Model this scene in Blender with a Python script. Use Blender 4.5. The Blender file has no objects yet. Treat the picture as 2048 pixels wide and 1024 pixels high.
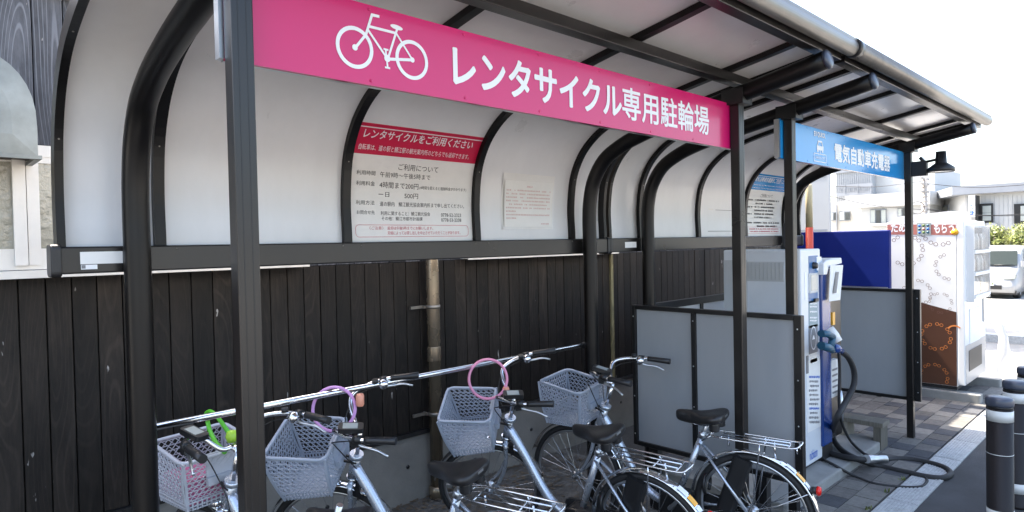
import bpy, bmesh, math, random
from mathutils import Vector, Matrix, Quaternion
R = math.radians
random.seed(7)
SC = bpy.context.scene
COL = SC.collection

# ------------------------------------------------------------------ camera
FPX, YAW, PITCH, ROLL, CAMZ = 1288.6, 0.76044, -0.01886, -0.02145, 1.829
_f = Vector((math.sin(YAW)*math.cos(PITCH), math.cos(YAW)*math.cos(PITCH), math.sin(PITCH)))
_r0 = Vector((math.cos(YAW), -math.sin(YAW), 0)); _u0 = _r0.cross(_f)
_r = math.cos(ROLL)*_r0 + math.sin(ROLL)*_u0
_u = -math.sin(ROLL)*_r0 + math.cos(ROLL)*_u0
CAM = Vector((0, 0, CAMZ))
cd = bpy.data.cameras.new('camera'); cam = bpy.data.objects.new('camera', cd); COL.objects.link(cam)
m = Matrix((_r, _u, -_f)).transposed().to_4x4(); m.translation = CAM
cam.matrix_world = m
cd.sensor_width = 36; cd.lens = FPX/2048*36; cd.clip_start = 0.05; cd.clip_end = 2000
SC.camera = cam
def px(x, y, X=None, Y=None, Z=None):
    """photo pixel -> point on the plane X=, Y= or Z= (the surface the thing stands on or hangs from)"""
    d = _f + _r*((x-1024)/FPX) + _u*((512-y)/FPX)
    if X is not None: t = X/d.x
    elif Y is not None: t = Y/d.y
    else: t = (Z-CAMZ)/d.z
    return CAM + d*t

# ------------------------------------------------------------------ sky, sun, exposure
SUN_TRAVEL = Vector((0.11, -1.0, -1.42)).normalized()      # from behind the wooden building, a little from its near end
elev = math.asin(-SUN_TRAVEL.z)
world = bpy.data.worlds.new('World'); SC.world = world; world.use_nodes = True
wn = world.node_tree; bg = wn.nodes['Background']
sky = wn.nodes.new('ShaderNodeTexSky'); sky.sky_type = 'NISHITA'; sky.sun_disc = False
sky.sun_elevation = elev
sky.sun_rotation = math.atan2(-SUN_TRAVEL.x, -SUN_TRAVEL.y)
sky.air_density = 1.0; sky.dust_density = 4.0; sky.ozone_density = 1.0
wn.links.new(sky.outputs[0], bg.inputs[0]); bg.inputs[1].default_value = 0.15
sl = bpy.data.lights.new('sun', 'SUN'); sl.energy = 3.6; sl.angle = R(0.53); sl.color = (1, .95, .88)
so = bpy.data.objects.new('sun', sl); COL.objects.link(so); so.location = (0, 20, 30)
so.rotation_euler = SUN_TRAVEL.to_track_quat('-Z', 'Y').to_euler()
SC.view_settings.view_transform = 'Standard'; SC.view_settings.look = 'None'
SC.view_settings.gamma = 1; SC.view_settings.exposure = 2.5
SC.view_settings.use_white_balance = True; SC.view_settings.white_balance_temperature = 6900
SC.render.engine = 'CYCLES'
SC.cycles.max_bounces = 8; SC.cycles.diffuse_bounces = 4; SC.cycles.caustics_reflective = False; SC.cycles.caustics_refractive = False
SC.cycles.use_denoising = True

# ------------------------------------------------------------------ materials
def mat(name, col, rough=.5, metal=0., var=0., vscale=8., bump=0., bscale=60., spec=.5, stretch=(1, 1, 1), coat=0., objrand=0., col2=None, detail=6):
    m = bpy.data.materials.new(name); m.use_nodes = True
    n = m.node_tree.nodes; l = m.node_tree.links; b = n['Principled BSDF']
    b.inputs['Base Color'].default_value = (*col, 1); b.inputs['Roughness'].default_value = rough
    b.inputs['Metallic'].default_value = metal; b.inputs['Specular IOR Level'].default_value = spec
    b.inputs['Coat Weight'].default_value = coat; b.inputs['Coat Roughness'].default_value = .1
    tc = n.new('ShaderNodeTexCoord'); mp = n.new('ShaderNodeMapping'); mp.inputs['Scale'].default_value = stretch
    oi = n.new('ShaderNodeObjectInfo'); ad = n.new('ShaderNodeVectorMath'); ad.operation = 'ADD'
    sc = n.new('ShaderNodeVectorMath'); sc.operation = 'SCALE'; sc.inputs['Scale'].default_value = 37
    cb = n.new('ShaderNodeCombineXYZ')
    for i in range(3): l.new(oi.outputs['Random'], cb.inputs[i])
    l.new(cb.outputs[0], sc.inputs[0]); l.new(tc.outputs['Object'], ad.inputs[0]); l.new(sc.outputs[0], ad.inputs[1])
    l.new(ad.outputs[0], mp.inputs[0])
    if var or col2:
        nz = n.new('ShaderNodeTexNoise'); nz.inputs['Scale'].default_value = vscale; nz.inputs['Detail'].default_value = detail
        nz.inputs['Roughness'].default_value = .65
        l.new(mp.outputs[0], nz.inputs['Vector'])
        cr = n.new('ShaderNodeValToRGB'); cr.color_ramp.elements[0].position = .3; cr.color_ramp.elements[1].position = .7
        a = col2 if col2 else tuple(c*(1-var) for c in col); z = tuple(min(1, c*(1+var)) for c in col)
        cr.color_ramp.elements[0].color = (*a, 1); cr.color_ramp.elements[1].color = (*z, 1)
        l.new(nz.outputs[0], cr.inputs[0]); out = cr.outputs[0]
        if objrand:
            hs = n.new('ShaderNodeHueSaturation'); mr = n.new('ShaderNodeMapRange')
            mr.inputs['To Min'].default_value = 1-objrand; mr.inputs['To Max'].default_value = 1+objrand
            l.new(oi.outputs['Random'], mr.inputs[0]); l.new(mr.outputs[0], hs.inputs['Value']); l.new(out, hs.inputs['Color']); out = hs.outputs[0]
        l.new(out, b.inputs['Base Color'])
        mr2 = n.new('ShaderNodeMapRange'); mr2.inputs['To Min'].default_value = max(.02, rough-.1); mr2.inputs['To Max'].default_value = min(1, rough+.12)
        l.new(nz.outputs[0], mr2.inputs[0]); l.new(mr2.outputs[0], b.inputs['Roughness'])
    if bump:
        nb = n.new('ShaderNodeTexNoise'); nb.inputs['Scale'].default_value = bscale; nb.inputs['Detail'].default_value = 8
        l.new(mp.outputs[0], nb.inputs['Vector'])
        bp = n.new('ShaderNodeBump'); bp.inputs['Strength'].default_value = bump; bp.inputs['Distance'].default_value = .01
        l.new(nb.outputs[0], bp.inputs['Height']); l.new(bp.outputs[0], b.inputs['Normal'])
    return m
def translucent(name, col, tcol, fac, rough=.3, coat=.15):
    m = mat(name, col, rough, var=.045, vscale=5, coat=coat, stretch=(1, 1, .35), detail=10)
    n = m.node_tree.nodes; l = m.node_tree.links; b = n['Principled BSDF']
    tr = n.new('ShaderNodeBsdfTranslucent'); tr.inputs[0].default_value = (*tcol, 1)
    mx = n.new('ShaderNodeMixShader'); mx.inputs[0].default_value = fac
    l.new(b.outputs[0], mx.inputs[1]); l.new(tr.outputs[0], mx.inputs[2]); l.new(mx.outputs[0], n['Material Output'].inputs[0])
    return m
def wood_mat(name, dark, light, rough=.55, ring=.4):
    m = bpy.data.materials.new(name); m.use_nodes = True
    n = m.node_tree.nodes; l = m.node_tree.links; b = n['Principled BSDF']
    tc = n.new('ShaderNodeTexCoord'); oi = n.new('ShaderNodeObjectInfo')
    cb = n.new('ShaderNodeCombineXYZ'); mu = n.new('ShaderNodeMath'); mu.operation = 'MULTIPLY'; mu.inputs[1].default_value = 53
    l.new(oi.outputs['Random'], mu.inputs[0])
    for i in range(3): l.new(mu.outputs[0], cb.inputs[i])
    ad = n.new('ShaderNodeVectorMath'); ad.operation = 'ADD'; l.new(tc.outputs['Object'], ad.inputs[0]); l.new(cb.outputs[0], ad.inputs[1])
    mp = n.new('ShaderNodeMapping'); mp.inputs['Scale'].default_value = (1, 1, .13); l.new(ad.outputs[0], mp.inputs[0])
    # cathedral grain: contour lines of a smooth stretched noise
    nz = n.new('ShaderNodeTexNoise'); nz.inputs['Scale'].default_value = 7; nz.inputs['Detail'].default_value = .3; l.new(mp.outputs[0], nz.inputs['Vector'])
    k = n.new('ShaderNodeMath'); k.operation = 'MULTIPLY'; k.inputs[1].default_value = 110; l.new(nz.outputs[0], k.inputs[0])
    s = n.new('ShaderNodeMath'); s.operation = 'SINE'; l.new(k.outputs[0], s.inputs[0])
    cr = n.new('ShaderNodeValToRGB'); cr.color_ramp.elements[0].position = .6; cr.color_ramp.elements[1].position = 1.
    cr.color_ramp.elements[0].color = (0, 0, 0, 1); cr.color_ramp.elements[1].color = (1, 1, 1, 1); l.new(s.outputs[0], cr.inputs[0])
    fn = n.new('ShaderNodeTexNoise'); fn.inputs['Scale'].default_value = 60; fn.inputs['Detail'].default_value = 8; fn.inputs['Roughness'].default_value = .7
    l.new(mp.outputs[0], fn.inputs['Vector'])
    big = n.new('ShaderNodeTexNoise'); big.inputs['Scale'].default_value = 2.2; big.inputs['Detail'].default_value = 5; l.new(ad.outputs[0], big.inputs['Vector'])
    bl_ = n.new('ShaderNodeMath'); bl_.operation = 'MULTIPLY'; bl_.inputs[1].default_value = ring; l.new(big.outputs[0], bl_.inputs[0])
    mm = n.new('ShaderNodeMath'); mm.operation = 'MULTIPLY_ADD'; l.new(cr.outputs[0], mm.inputs[0]); l.new(bl_.outputs[0], mm.inputs[1])
    st_ = n.new('ShaderNodeTexNoise'); st_.inputs['Scale'].default_value = 5; st_.inputs['Detail'].default_value = 7; st_.inputs['Roughness'].default_value = .7
    mps = n.new('ShaderNodeMapping'); mps.inputs['Scale'].default_value = (1, 1, .22); l.new(ad.outputs[0], mps.inputs[0]); l.new(mps.outputs[0], st_.inputs['Vector'])
    msr = n.new('ShaderNodeMapRange'); msr.inputs['From Min'].default_value = .45; msr.inputs['From Max'].default_value = .8; msr.inputs['To Max'].default_value = .55; l.new(st_.outputs[0], msr.inputs[0]); l.new(msr.outputs[0], mm.inputs[2])
    aa = n.new('ShaderNodeMath'); aa.operation = 'MULTIPLY_ADD'; aa.inputs[1].default_value = .75; l.new(fn.outputs[0], aa.inputs[0]); l.new(mm.outputs[0], aa.inputs[2])
    mr = n.new('ShaderNodeMapRange'); mr.inputs['From Min'].default_value = .25; mr.inputs['From Max'].default_value = 1.0; l.new(aa.outputs[0], mr.inputs[0])
    mx = n.new('ShaderNodeMix'); mx.data_type = 'RGBA'; mx.inputs[6].default_value = (*dark, 1); mx.inputs[7].default_value = (*light, 1); l.new(mr.outputs[0], mx.inputs[0])
    # pale nicks where the char has flaked off
    vo = n.new('ShaderNodeTexNoise'); vo.inputs['Scale'].default_value = 26; vo.inputs['Detail'].default_value = 3
    mp2 = n.new('ShaderNodeMapping'); mp2.inputs['Scale'].default_value = (1, 1, .3); l.new(ad.outputs[0], mp2.inputs[0]); l.new(mp2.outputs[0], vo.inputs['Vector'])
    cr2 = n.new('ShaderNodeValToRGB'); cr2.color_ramp.elements[0].position = .735; cr2.color_ramp.elements[1].position = .76
    l.new(vo.outputs[0], cr2.inputs[0])
    mx2 = n.new('ShaderNodeMix'); mx2.data_type = 'RGBA'; l.new(cr2.outputs[0], mx2.inputs[0]); l.new(mx.outputs[2], mx2.inputs[6]); mx2.inputs[7].default_value = (.22, .21, .2, 1)
    hs = n.new('ShaderNodeHueSaturation'); mr3 = n.new('ShaderNodeMapRange'); mr3.inputs['To Min'].default_value = .55; mr3.inputs['To Max'].default_value = 1.6
    l.new(oi.outputs['Random'], mr3.inputs[0]); l.new(mr3.outputs[0], hs.inputs['Value']); l.new(mx2.outputs[2], hs.inputs['Color'])
    l.new(hs.outputs[0], b.inputs['Base Color'])
    b.inputs['Roughness'].default_value = rough; b.inputs['Specular IOR Level'].default_value = .25
    bp = n.new('ShaderNodeBump'); bp.inputs['Strength'].default_value = .5; bp.inputs['Distance'].default_value = .003
    l.new(aa.outputs[0], bp.inputs['Height']); l.new(bp.outputs[0], b.inputs['Normal'])
    return m
M = {}
M['asphalt'] = mat('asphalt', (.05, .052, .056), .85, var=.35, vscale=3, bump=.6, bscale=260)
M['lot_bounce'] = mat('lot_bounce', (.34, .33, .31), .9, var=.2, vscale=1.2, bump=.5, bscale=200)  # lot ground, colour brightened to bounce sunlight onto the shelter panels
M['soil'] = mat('soil', (.12, .115, .105), .95, col2=(.03, .029, .027), vscale=9, bump=1., bscale=45, detail=10)
M['paver_a'] = mat('paver_tan', (.16, .152, .138), .85, var=.25, vscale=25, bump=.4, bscale=150, objrand=.2)
M['paver_b'] = mat('paver_slate', (.066, .068, .075), .85, var=.3, vscale=25, bump=.4, bscale=150, objrand=.2)
M['paver_c'] = mat('paver_brown', (.11, .102, .094), .85, var=.3, vscale=25, bump=.4, bscale=150, objrand=.2)
M['joint'] = mat('joint_sand', (.045, .042, .037), .95, var=.3, vscale=40, bump=.5)
M['kerb'] = mat('kerb_stone', (.42, .43, .43), .85, var=.22, vscale=30, bump=.5, bscale=220, objrand=.1)
M['concrete'] = mat('concrete', (.3, .3, .285), .85, col2=(.2, .2, .19), vscale=4, bump=.3, bscale=90, detail=10)
M['concrete_base'] = mat('concrete_base', (.23, .22, .2), .85, col2=(.14, .135, .125), vscale=2.5, bump=.25, bscale=80, detail=10)
M['bronze'] = mat('bronze_aluminium', (.01, .0085, .008), .3, var=.25, vscale=5, spec=.5)
M['tube'] = mat('dark_bronze_tube', (.005, .0042, .004), .34, var=.3, vscale=5, spec=.28)
M['bronze_dk'] = mat('dark_steel', (.008, .008, .0085), .4, var=.3, vscale=6)
M['alu'] = mat('aluminium', (.62, .64, .66), .32, metal=1, var=.06, vscale=10)
M['steel'] = mat('stainless', (.72, .73, .75), .16, metal=1, var=.05, vscale=20)
M['chrome'] = mat('chrome', (.78, .79, .8), .09, metal=1)
M['gutter'] = mat('gutter_metal', (.22, .2, .175), .36, metal=.6, var=.2, vscale=6)
M['panel'] = translucent('polycarbonate', (.68, .685, .69), (.5, .44, .42), .008)
M['part_panel'] = translucent('partition_sheet', (.38, .4, .42), (.3, .32, .34), .12, rough=.4, coat=.05)
M['wood'] = wood_mat('charred_cedar', (.0033, .0026, .0023), (.026, .02, .016))
M['wood_up'] = wood_mat('weathered_skylit_cedar', (.03, .031, .036), (.11, .115, .13), .7, 1.)  # weathered boards, with pale blue sky light also put into the colour
M['batten_old'] = wood_mat('old_batten', (.1, .09, .05), (.35, .3, .16))
M['bench_wood'] = wood_mat('grey_timber', (.13, .12, .1), (.24, .22, .18), .8)
M['backing'] = mat('dark_backing', (.006, .006, .006), .9)
M['win_white'] = mat('window_aluminium', (.66, .63, .58), .35, var=.06, vscale=6, spec=.5)
M['hood'] = mat('galvanised_hood', (.24, .26, .25), .5, metal=.3, col2=(.14, .15, .14), vscale=5, detail=9)
M['rust_in'] = mat('hood_inside', (.09, .07, .055), .7, var=.5, vscale=14)
M['pink'] = mat('sign_magenta', (.6, .005, .125), .3, spec=.35, coat=.35)
M['red'] = mat('sign_red', (.6, .012, .06), .3, coat=.2)
M['blue'] = mat('sign_blue', (.012, .27, .64), .2, coat=.25, spec=.3)
M['white'] = mat('white_vinyl', (.82, .83, .84), .4)
M['paper'] = mat('paper', (.8, .79, .76), .5, var=.03, vscale=12)
M['ink'] = mat('black_ink', (.02, .02, .022), .5)
M['ink_grey'] = mat('grey_ink', (.2, .2, .21), .5)
M['ink_red'] = mat('red_ink', (.55, .06, .1), .5)
M['ink_faded'] = mat('faded_red_ink', (.68, .5, .47), .5)
M['ink_blue'] = mat('blue_ink', (.02, .12, .5), .5)
M['glass_obs'] = mat('obscured_glass', (.26, .25, .2), .12, bump=1.0, bscale=22, spec=.8, var=.2, vscale=7)
M['glass_dark'] = mat('window_glass', (.05, .06, .065), .06, spec=.8)
M['silver_paint'] = mat('silver_frame_paint', (.5, .54, .6), .26, metal=.7, var=.05)
M['rubber'] = mat('black_rubber', (.018, .018, .019), .65, var=.2, vscale=20)
M['leather'] = mat('black_saddle', (.016, .015, .015), .36, bump=.15, bscale=300)
M['blk'] = mat('black_plastic', (.014, .014, .015), .42)
M['basket'] = mat('grey_basket', (.34, .38, .45), .45, var=.06, vscale=8)
M['basket_w'] = mat('pale_basket', (.45, .46, .5), .45, var=.08, vscale=8)
M['lock_pink'] = mat('pink_lock', (.72, .27, .42), .4)
M['lock_lilac'] = mat('lilac_lock', (.6, .3, .6), .4)
M['lock_body'] = mat('lock_body', (.72, .3, .2), .4)
M['lock_green'] = mat('green_lock', (.1, .5, .03), .4)
M['lime'] = mat('lime_lock', (.35, .6, .05), .4)
M['pink_cloth'] = mat('pink_liner', (.5, .14, .26), .8)
M['reflector'] = mat('red_reflector', (.7, .015, .01), .15)
M['amber'] = mat('amber_sticker', (.85, .4, .03), .3)
M['charger'] = mat('charger_white', (.66, .69, .72), .38, var=.05, vscale=3, coat=.2)
M['charger_side'] = mat('charger_grey', (.5, .52, .53), .45, var=.05, vscale=3)
M['charger_blue'] = mat('charger_blue', (.008, .045, .2), .25, coat=.3)
M['panel_blue'] = mat('cabinet_blue', (.003, .015, .15), .5, var=.12, vscale=2, spec=.2)
M['teal'] = mat('connector_teal', (.01, .08, .14), .4)
M['decal_blue'] = mat('decal_blue', (.03, .14, .33), .35)
M['decal_green'] = mat('decal_green', (.24, .33, .36), .4)
M['lcd'] = mat('lcd_glass', (.35, .38, .36), .2)
M['vend_white'] = mat('machine_white', (.78, .78, .77), .3, var=.02, vscale=2, coat=.2)
M['vend_brown'] = mat('machine_brown', (.085, .036, .02), .3, coat=.2)
M['vend_grey'] = mat('machine_grey', (.4, .4, .41), .3, metal=.3)
M['orange'] = mat('print_orange', (.75, .24, .06), .4)
M['brown_ink'] = mat('print_brown', (.16, .08, .07), .4)
M['vend_red'] = mat('machine_red', (.45, .17, .14), .35)
M['bollard'] = mat('bollard_plastic', (.013, .0105, .011), .5, spec=.3, var=.15, vscale=6, bump=.15, bscale=80)
M['bollard_top'] = mat('bollard_cap', (.05, .06, .085), .3)
M['reflective'] = mat('reflective_band', (.62, .63, .61), .4, var=.04)
M['siding'] = mat('white_siding', (.42, .43, .43), .6, var=.05, vscale=.6)
M['siding_grey'] = mat('grey_siding', (.3, .32, .34), .6, var=.05, vscale=.6)
M['cream'] = mat('cream_wall', (.42, .4, .36), .7, var=.05, vscale=.6)
M['fascia'] = mat('grey_fascia', (.2, .22, .25), .6, var=.08, vscale=2)
M['van'] = mat('van_white', (.3, .31, .32), .3, coat=.1)
M['van_glass'] = mat('van_glass', (.012, .02, .02), .2, spec=.2)
M['pipe'] = mat('downpipe', (.2, .16, .115), .25, metal=.65, var=.2, vscale=3)
M['pole'] = mat('pole_concrete', (.32, .3, .28), .8, var=.15, vscale=4)
M['pipe_beige'] = mat('pipe_beige', (.5, .42, .25), .5, var=.08)
M['pipe_red'] = mat('pipe_red', (.62, .07, .03), .45)
def clear_glass(name):
    m = mat(name, (.8, .85, .85), .03, spec=.8); n = m.node_tree.nodes; l = m.node_tree.links
    tr = n.new('ShaderNodeBsdfTransparent'); gl = n.new('ShaderNodeBsdfGlossy'); gl.inputs['Roughness'].default_value = .02
    fr = n.new('ShaderNodeFresnel'); fr.inputs[0].default_value = 1.45; hf = n.new('ShaderNodeMath'); hf.operation = 'MULTIPLY'; hf.inputs[1].default_value = .5; mx = n.new('ShaderNodeMixShader')
    l.new(fr.outputs[0], hf.inputs[0]); l.new(hf.outputs[0], mx.inputs[0]); l.new(tr.outputs[0], mx.inputs[1]); l.new(gl.outputs[0], mx.inputs[2]); l.new(mx.outputs[0], n['Material Output'].inputs[0])
    return m
M['glass_clear'] = clear_glass('clear_glass')
M['leaf'] = mat('leaf_green', (.1, .17, .03), .55, col2=(.04, .09, .015), vscale=2, objrand=.2)
M['leaf_y'] = mat('leaf_yellow_green', (.17, .19, .04), .55, col2=(.06, .085, .015), vscale=2)
M['leaf_dead'] = mat('dead_leaf', (.12, .085, .05), .8, col2=(.04, .03, .02), vscale=3)
M['stone_wall'] = mat('brown_block_wall', (.1, .085, .075), .85, var=.3, vscale=3)
M['bark'] = mat('bark', (.08, .06, .045), .9, var=.3)

# ------------------------------------------------------------------ mesh helpers
class MB:
    def __init__(s): s.v = []; s.f = []; s.sm = []
    def add(s, vs, fs, smooth=False):
        o = len(s.v); s.v += [tuple(v) for v in vs]
        for f in fs: s.f.append([i+o for i in f]); s.sm.append(smooth)
        return s
    def box(s, a, b, mtx=None):
        x0, y0, z0 = a; x1, y1, z1 = b
        vs = [Vector(p) for p in ((x0,y0,z0),(x1,y0,z0),(x1,y1,z0),(x0,y1,z0),(x0,y0,z1),(x1,y0,z1),(x1,y1,z1),(x0,y1,z1))]
        if mtx: vs = [mtx @ v for v in vs]
        return s.add(vs, [(0,3,2,1),(4,5,6,7),(0,1,5,4),(1,2,6,5),(2,3,7,6),(3,0,4,7)])
    def rbox(s, a, b, r=.01, n=3, axis=2):
        """box with the four edges along one axis rounded"""
        lo = [a[i] for i in range(3)]; hi = [b[i] for i in range(3)]
        p, q = [i for i in range(3) if i != axis]
        cs = []
        for (sx, sy, a0) in ((1,1,0),(-1,1,90),(-1,-1,180),(1,-1,270)):
            cx = (hi[p]-r) if sx > 0 else lo[p]+r; cy = (hi[q]-r) if sy > 0 else lo[q]+r
            for k in range(n+1):
                t = R(a0+90*k/n); cs.append((cx+r*math.cos(t), cy+r*math.sin(t)))
        vs = []
        for w in (lo[axis], hi[axis]):
            for c in cs:
                P = [0,0,0]; P[p], P[q], P[axis] = c[0], c[1], w; vs.append(P)
        N = len(cs); fs = [(i, (i+1) % N, N+(i+1) % N, N+i) for i in range(N)] + [tuple(range(N))[::-1], tuple(range(N, 2*N))]
        return s.add(vs, fs)
    def tube(s, path, r, n=8, cap=True, closed=False, smooth=True):
        P = [Vector(p) for p in path]; rs = r if isinstance(r, (list, tuple)) else [r]*len(P)
        vs = []; N = len(P); up = None
        for i in range(N):
            if closed: t = P[(i+1) % N]-P[i-1]
            else: t = P[min(i+1, N-1)]-P[max(i-1, 0)]
            t.normalize()
            if up is None:
                up = Vector((0,0,1)) if abs(t.z) < .9 else Vector((1,0,0))
            a = t.cross(up)
            if a.length < 1e-6: a = t.cross(Vector((0,1,0)))
            a.normalize(); up = a.cross(t).normalized()
            for k in range(n):
                w = 2*math.pi*k/n; vs.append(P[i]+a*(rs[i]*math.cos(w))+up*(rs[i]*math.sin(w)))
        fs = []
        for i in range(N if closed else N-1):
            j = (i+1) % N
            for k in range(n): fs.append((i*n+k, i*n+(k+1) % n, j*n+(k+1) % n, j*n+k))
        s.add(vs, fs, smooth)
        if cap and not closed:
            o = len(s.v)-N*n
            s.f.append([o+k for k in range(n)][::-1]); s.sm.append(False)
            s.f.append([o+(N-1)*n+k for k in range(n)]); s.sm.append(False)
        return s
    def bar(s, a, b, w, h=None, up=(0,0,1)):
        a = Vector(a); b = Vector(b); t = (b-a).normalized(); u = Vector(up)
        if abs(t.dot(u)) > .95: u = Vector((0,1,0))
        x = t.cross(u).normalized(); y = x.cross(t); h = h or w
        vs = [p + x*(sx*w/2) + y*(sy*h/2) for p in (a, b) for sx, sy in ((-1,-1),(1,-1),(1,1),(-1,1))]
        return s.add(vs, [(0,1,2,3)[::-1],(4,5,6,7),(0,1,5,4),(1,2,6,5),(2,3,7,6),(3,0,4,7)])
    def lathe(s, prof, o=(0,0,0), axis='Z', n=24, smooth=True):
        vs = []; o = Vector(o)
        for r, h in prof:
            for k in range(n):
                w = 2*math.pi*k/n; c, d = r*math.cos(w), r*math.sin(w)
                vs.append(o + Vector({'Z': (c, d, h), 'X': (h, c, d), 'Y': (d, h, c)}[axis]))
        fs = [(i*n+k, i*n+(k+1) % n, (i+1)*n+(k+1) % n, (i+1)*n+k) for i in range(len(prof)-1) for k in range(n)]
        s.add(vs, fs, smooth)
        off = len(s.v)-len(vs)
        if prof[0][0] > 1e-4: s.f.append([off+k for k in range(n)][::-1]); s.sm.append(False)
        if prof[-1][0] > 1e-4: s.f.append([off+(len(prof)-1)*n+k for k in range(n)]); s.sm.append(False)
        return s
    def prism(s, pts, fn, d0, d1):
        """polygon pts (2D) extruded between d0 and d1; fn(u, v, d) -> 3D"""
        n = len(pts); vs = [fn(u, v, d) for d in (d0, d1) for u, v in pts]
        return s.add(vs, [tuple(range(n))[::-1], tuple(range(n, 2*n))] + [(i, (i+1) % n, n+(i+1) % n, n+i) for i in range(n)])
    def torus(s, c, R0, r, axis='X', n=40, m=8, a0=0, a1=360):
        c = Vector(c); full = abs(a1-a0) >= 360; k = n if full else n+1
        path = []
        for i in range(k):
            w = R(a0+(a1-a0)*i/n); p = (R0*math.cos(w), R0*math.sin(w))
            path.append(c+Vector({'X': (0, p[0], p[1]), 'Y': (p[0], 0, p[1]), 'Z': (p[0], p[1], 0)}[axis]))
        return s.tube(path, r, m, closed=full)
    def mesh(s, name):
        me = bpy.data.meshes.new(name); me.from_pydata([tuple(v) for v in s.v], [], s.f)
        me.polygons.foreach_set('use_smooth', s.sm)
        bm = bmesh.new(); bm.from_mesh(me); bmesh.ops.recalc_face_normals(bm, faces=bm.faces); bm.to_mesh(me); bm.free()
        me.update(); return me
    def build(s, name, m, parent=None, loc=None):
        return link(name, s.mesh(name), m, parent, loc)
def link(name, me, m, parent=None, loc=None):
    if m is not None and not me.materials: me.materials.append(M[m] if isinstance(m, str) else m)
    o = bpy.data.objects.new(name, me); COL.objects.link(o); o.parent = parent
    if loc is not None: o.location = loc
    return o
def bevel(o, w=.004, seg=2):
    b = o.modifiers.new('bevel', 'BEVEL'); b.width = w; b.segments = seg; b.limit_method = 'ANGLE'; b.angle_limit = R(40)
    return o
def tag(o, label, cat, group=None):
    o['label'] = label; o['category'] = cat
    if group: o['group'] = group
    return o
def thing(name, label, cat, loc=(0,0,0), group=None):
    o = bpy.data.objects.new(name, None); COL.objects.link(o); o.location = loc; o.empty_display_size = .1
    return tag(o, label, cat, group)
def struct(o): o['kind'] = 'structure'; return o
def copy_tree(o, parent=None):
    c = o.copy(); COL.objects.link(c); c.parent = parent
    for ch in list(o.children): copy_tree(ch, c)
    return c
def spline(pts, n=8):
    P = [Vector(p) for p in pts]; out = []
    for i in range(len(P)-1):
        p0 = P[i-1] if i else P[0]*2-P[1]; p1, p2 = P[i], P[i+1]; p3 = P[i+2] if i+2 < len(P) else P[-1]*2-P[-2]
        for k in range(n):
            t = k/n
            out.append(.5*((2*p1)+(p2-p0)*t+(2*p0-5*p1+4*p2-p3)*t*t+(3*p1-p0-3*p2+p3)*t**3))
    out.append(P[-1]); return out
def text2d(body, res=3, offset=0.):
    cu = bpy.data.curves.new('t', 'FONT'); cu.body = body; cu.size = 1; cu.resolution_u = res; cu.offset = offset; cu.fill_mode = 'FRONT'
    o = bpy.data.objects.new('t', cu); COL.objects.link(o)
    dg = bpy.context.evaluated_depsgraph_get(); ev = o.evaluated_get(dg); me = ev.to_mesh()
    vs = [(v.co.x, v.co.y) for v in me.vertices]; fs = [tuple(p.vertices) for p in me.polygons]
    ev.to_mesh_clear(); bpy.data.objects.remove(o); bpy.data.curves.remove(cu)
    return vs, fs
def lettering(body, box, fn, m, parent, name='lettering', offset=0., res=3, keep=False, bold=0., nrm=(0, -1, 0)):
    """text fitted into box (u0, v0, u1, v1), mapped by fn(u, v) -> 3D; keep=True keeps proportions (height fits, left aligned)"""
    vs, fs = text2d(body, res, offset)
    if not vs: return None
    xs = [v[0] for v in vs]; ys = [v[1] for v in vs]; x0, x1, y0, y1 = min(xs), max(xs), min(ys), max(ys)
    u0, v0, u1, v1 = box
    sy = (v1-v0)/(y1-y0); sx = sy if keep else (u1-u0)/(x1-x0)
    mb = MB()
    if bold:
        nv = Vector(nrm)
        for k in range(8):
            a = math.pi/4*k; dx, dy = bold*math.cos(a), bold*math.sin(a)
            mb.add([fn(u0+(x-x0)*sx+dx, v0+(y-y0)*sy+dy)+nv*(4e-5*k) for x, y in vs], fs)
    else: mb.add([fn(u0+(x-x0)*sx, v0+(y-y0)*sy) for x, y in vs], fs)
    return mb.build(name, m, parent)

# ------------------------------------------------------------------ ground
KY0, KY1 = 1.256, 1.45          # kerb strip
struct(MB().box((-60, -80, -.3), (160, 80, 0)).build('ground', 'lot_bounce'))
rd = MB().add([(-40, -6.5, .004), (13.2, -6.5, .004), (13.2, KY0+.004, .004), (-40, KY0+.004, .004)], [(0,1,2,3)]).build('road', 'asphalt'); struct(rd)  # road edge placed so the brightened lot beyond it lights the panels
pav = struct(MB().box((-6, KY1-.002, -.05), (13.2, 3.9, .006)).build('pavement', 'joint'))
# dirt strip under the bicycles
struct(MB().box((-6, KY1+.01, -.04), (4.18, 3.88, .012)).build('bare_ground', 'soil'))
# individual pavers
PL, PW = .2, .1*1.6
pm = {}
for k in 'abc':
    me = MB().box((-.0975, -.0775, 0), (.0975, .0775, .018)).mesh('paver'); me.materials.append(M['paver_'+k]); pm[k] = me
rows = 0; npv = 0
y = KY1+.09
while y < 3.0:
    x = 4.3 + (.1 if rows % 2 else 0)
    while x < 9.7:
        if npv < 296:
            o = link('paver', pm[random.choices('abc', (4, 3, 3))[0]], None, pav, (x, y, random.uniform(-.0015, .0015)))
            o.rotation_euler = (random.uniform(-.006, .006), random.uniform(-.006, .006), random.uniform(-.008, .008)); o.scale = (1, 1, 1)
            npv += 1
        x += .2
    y += .16; rows += 1
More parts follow.
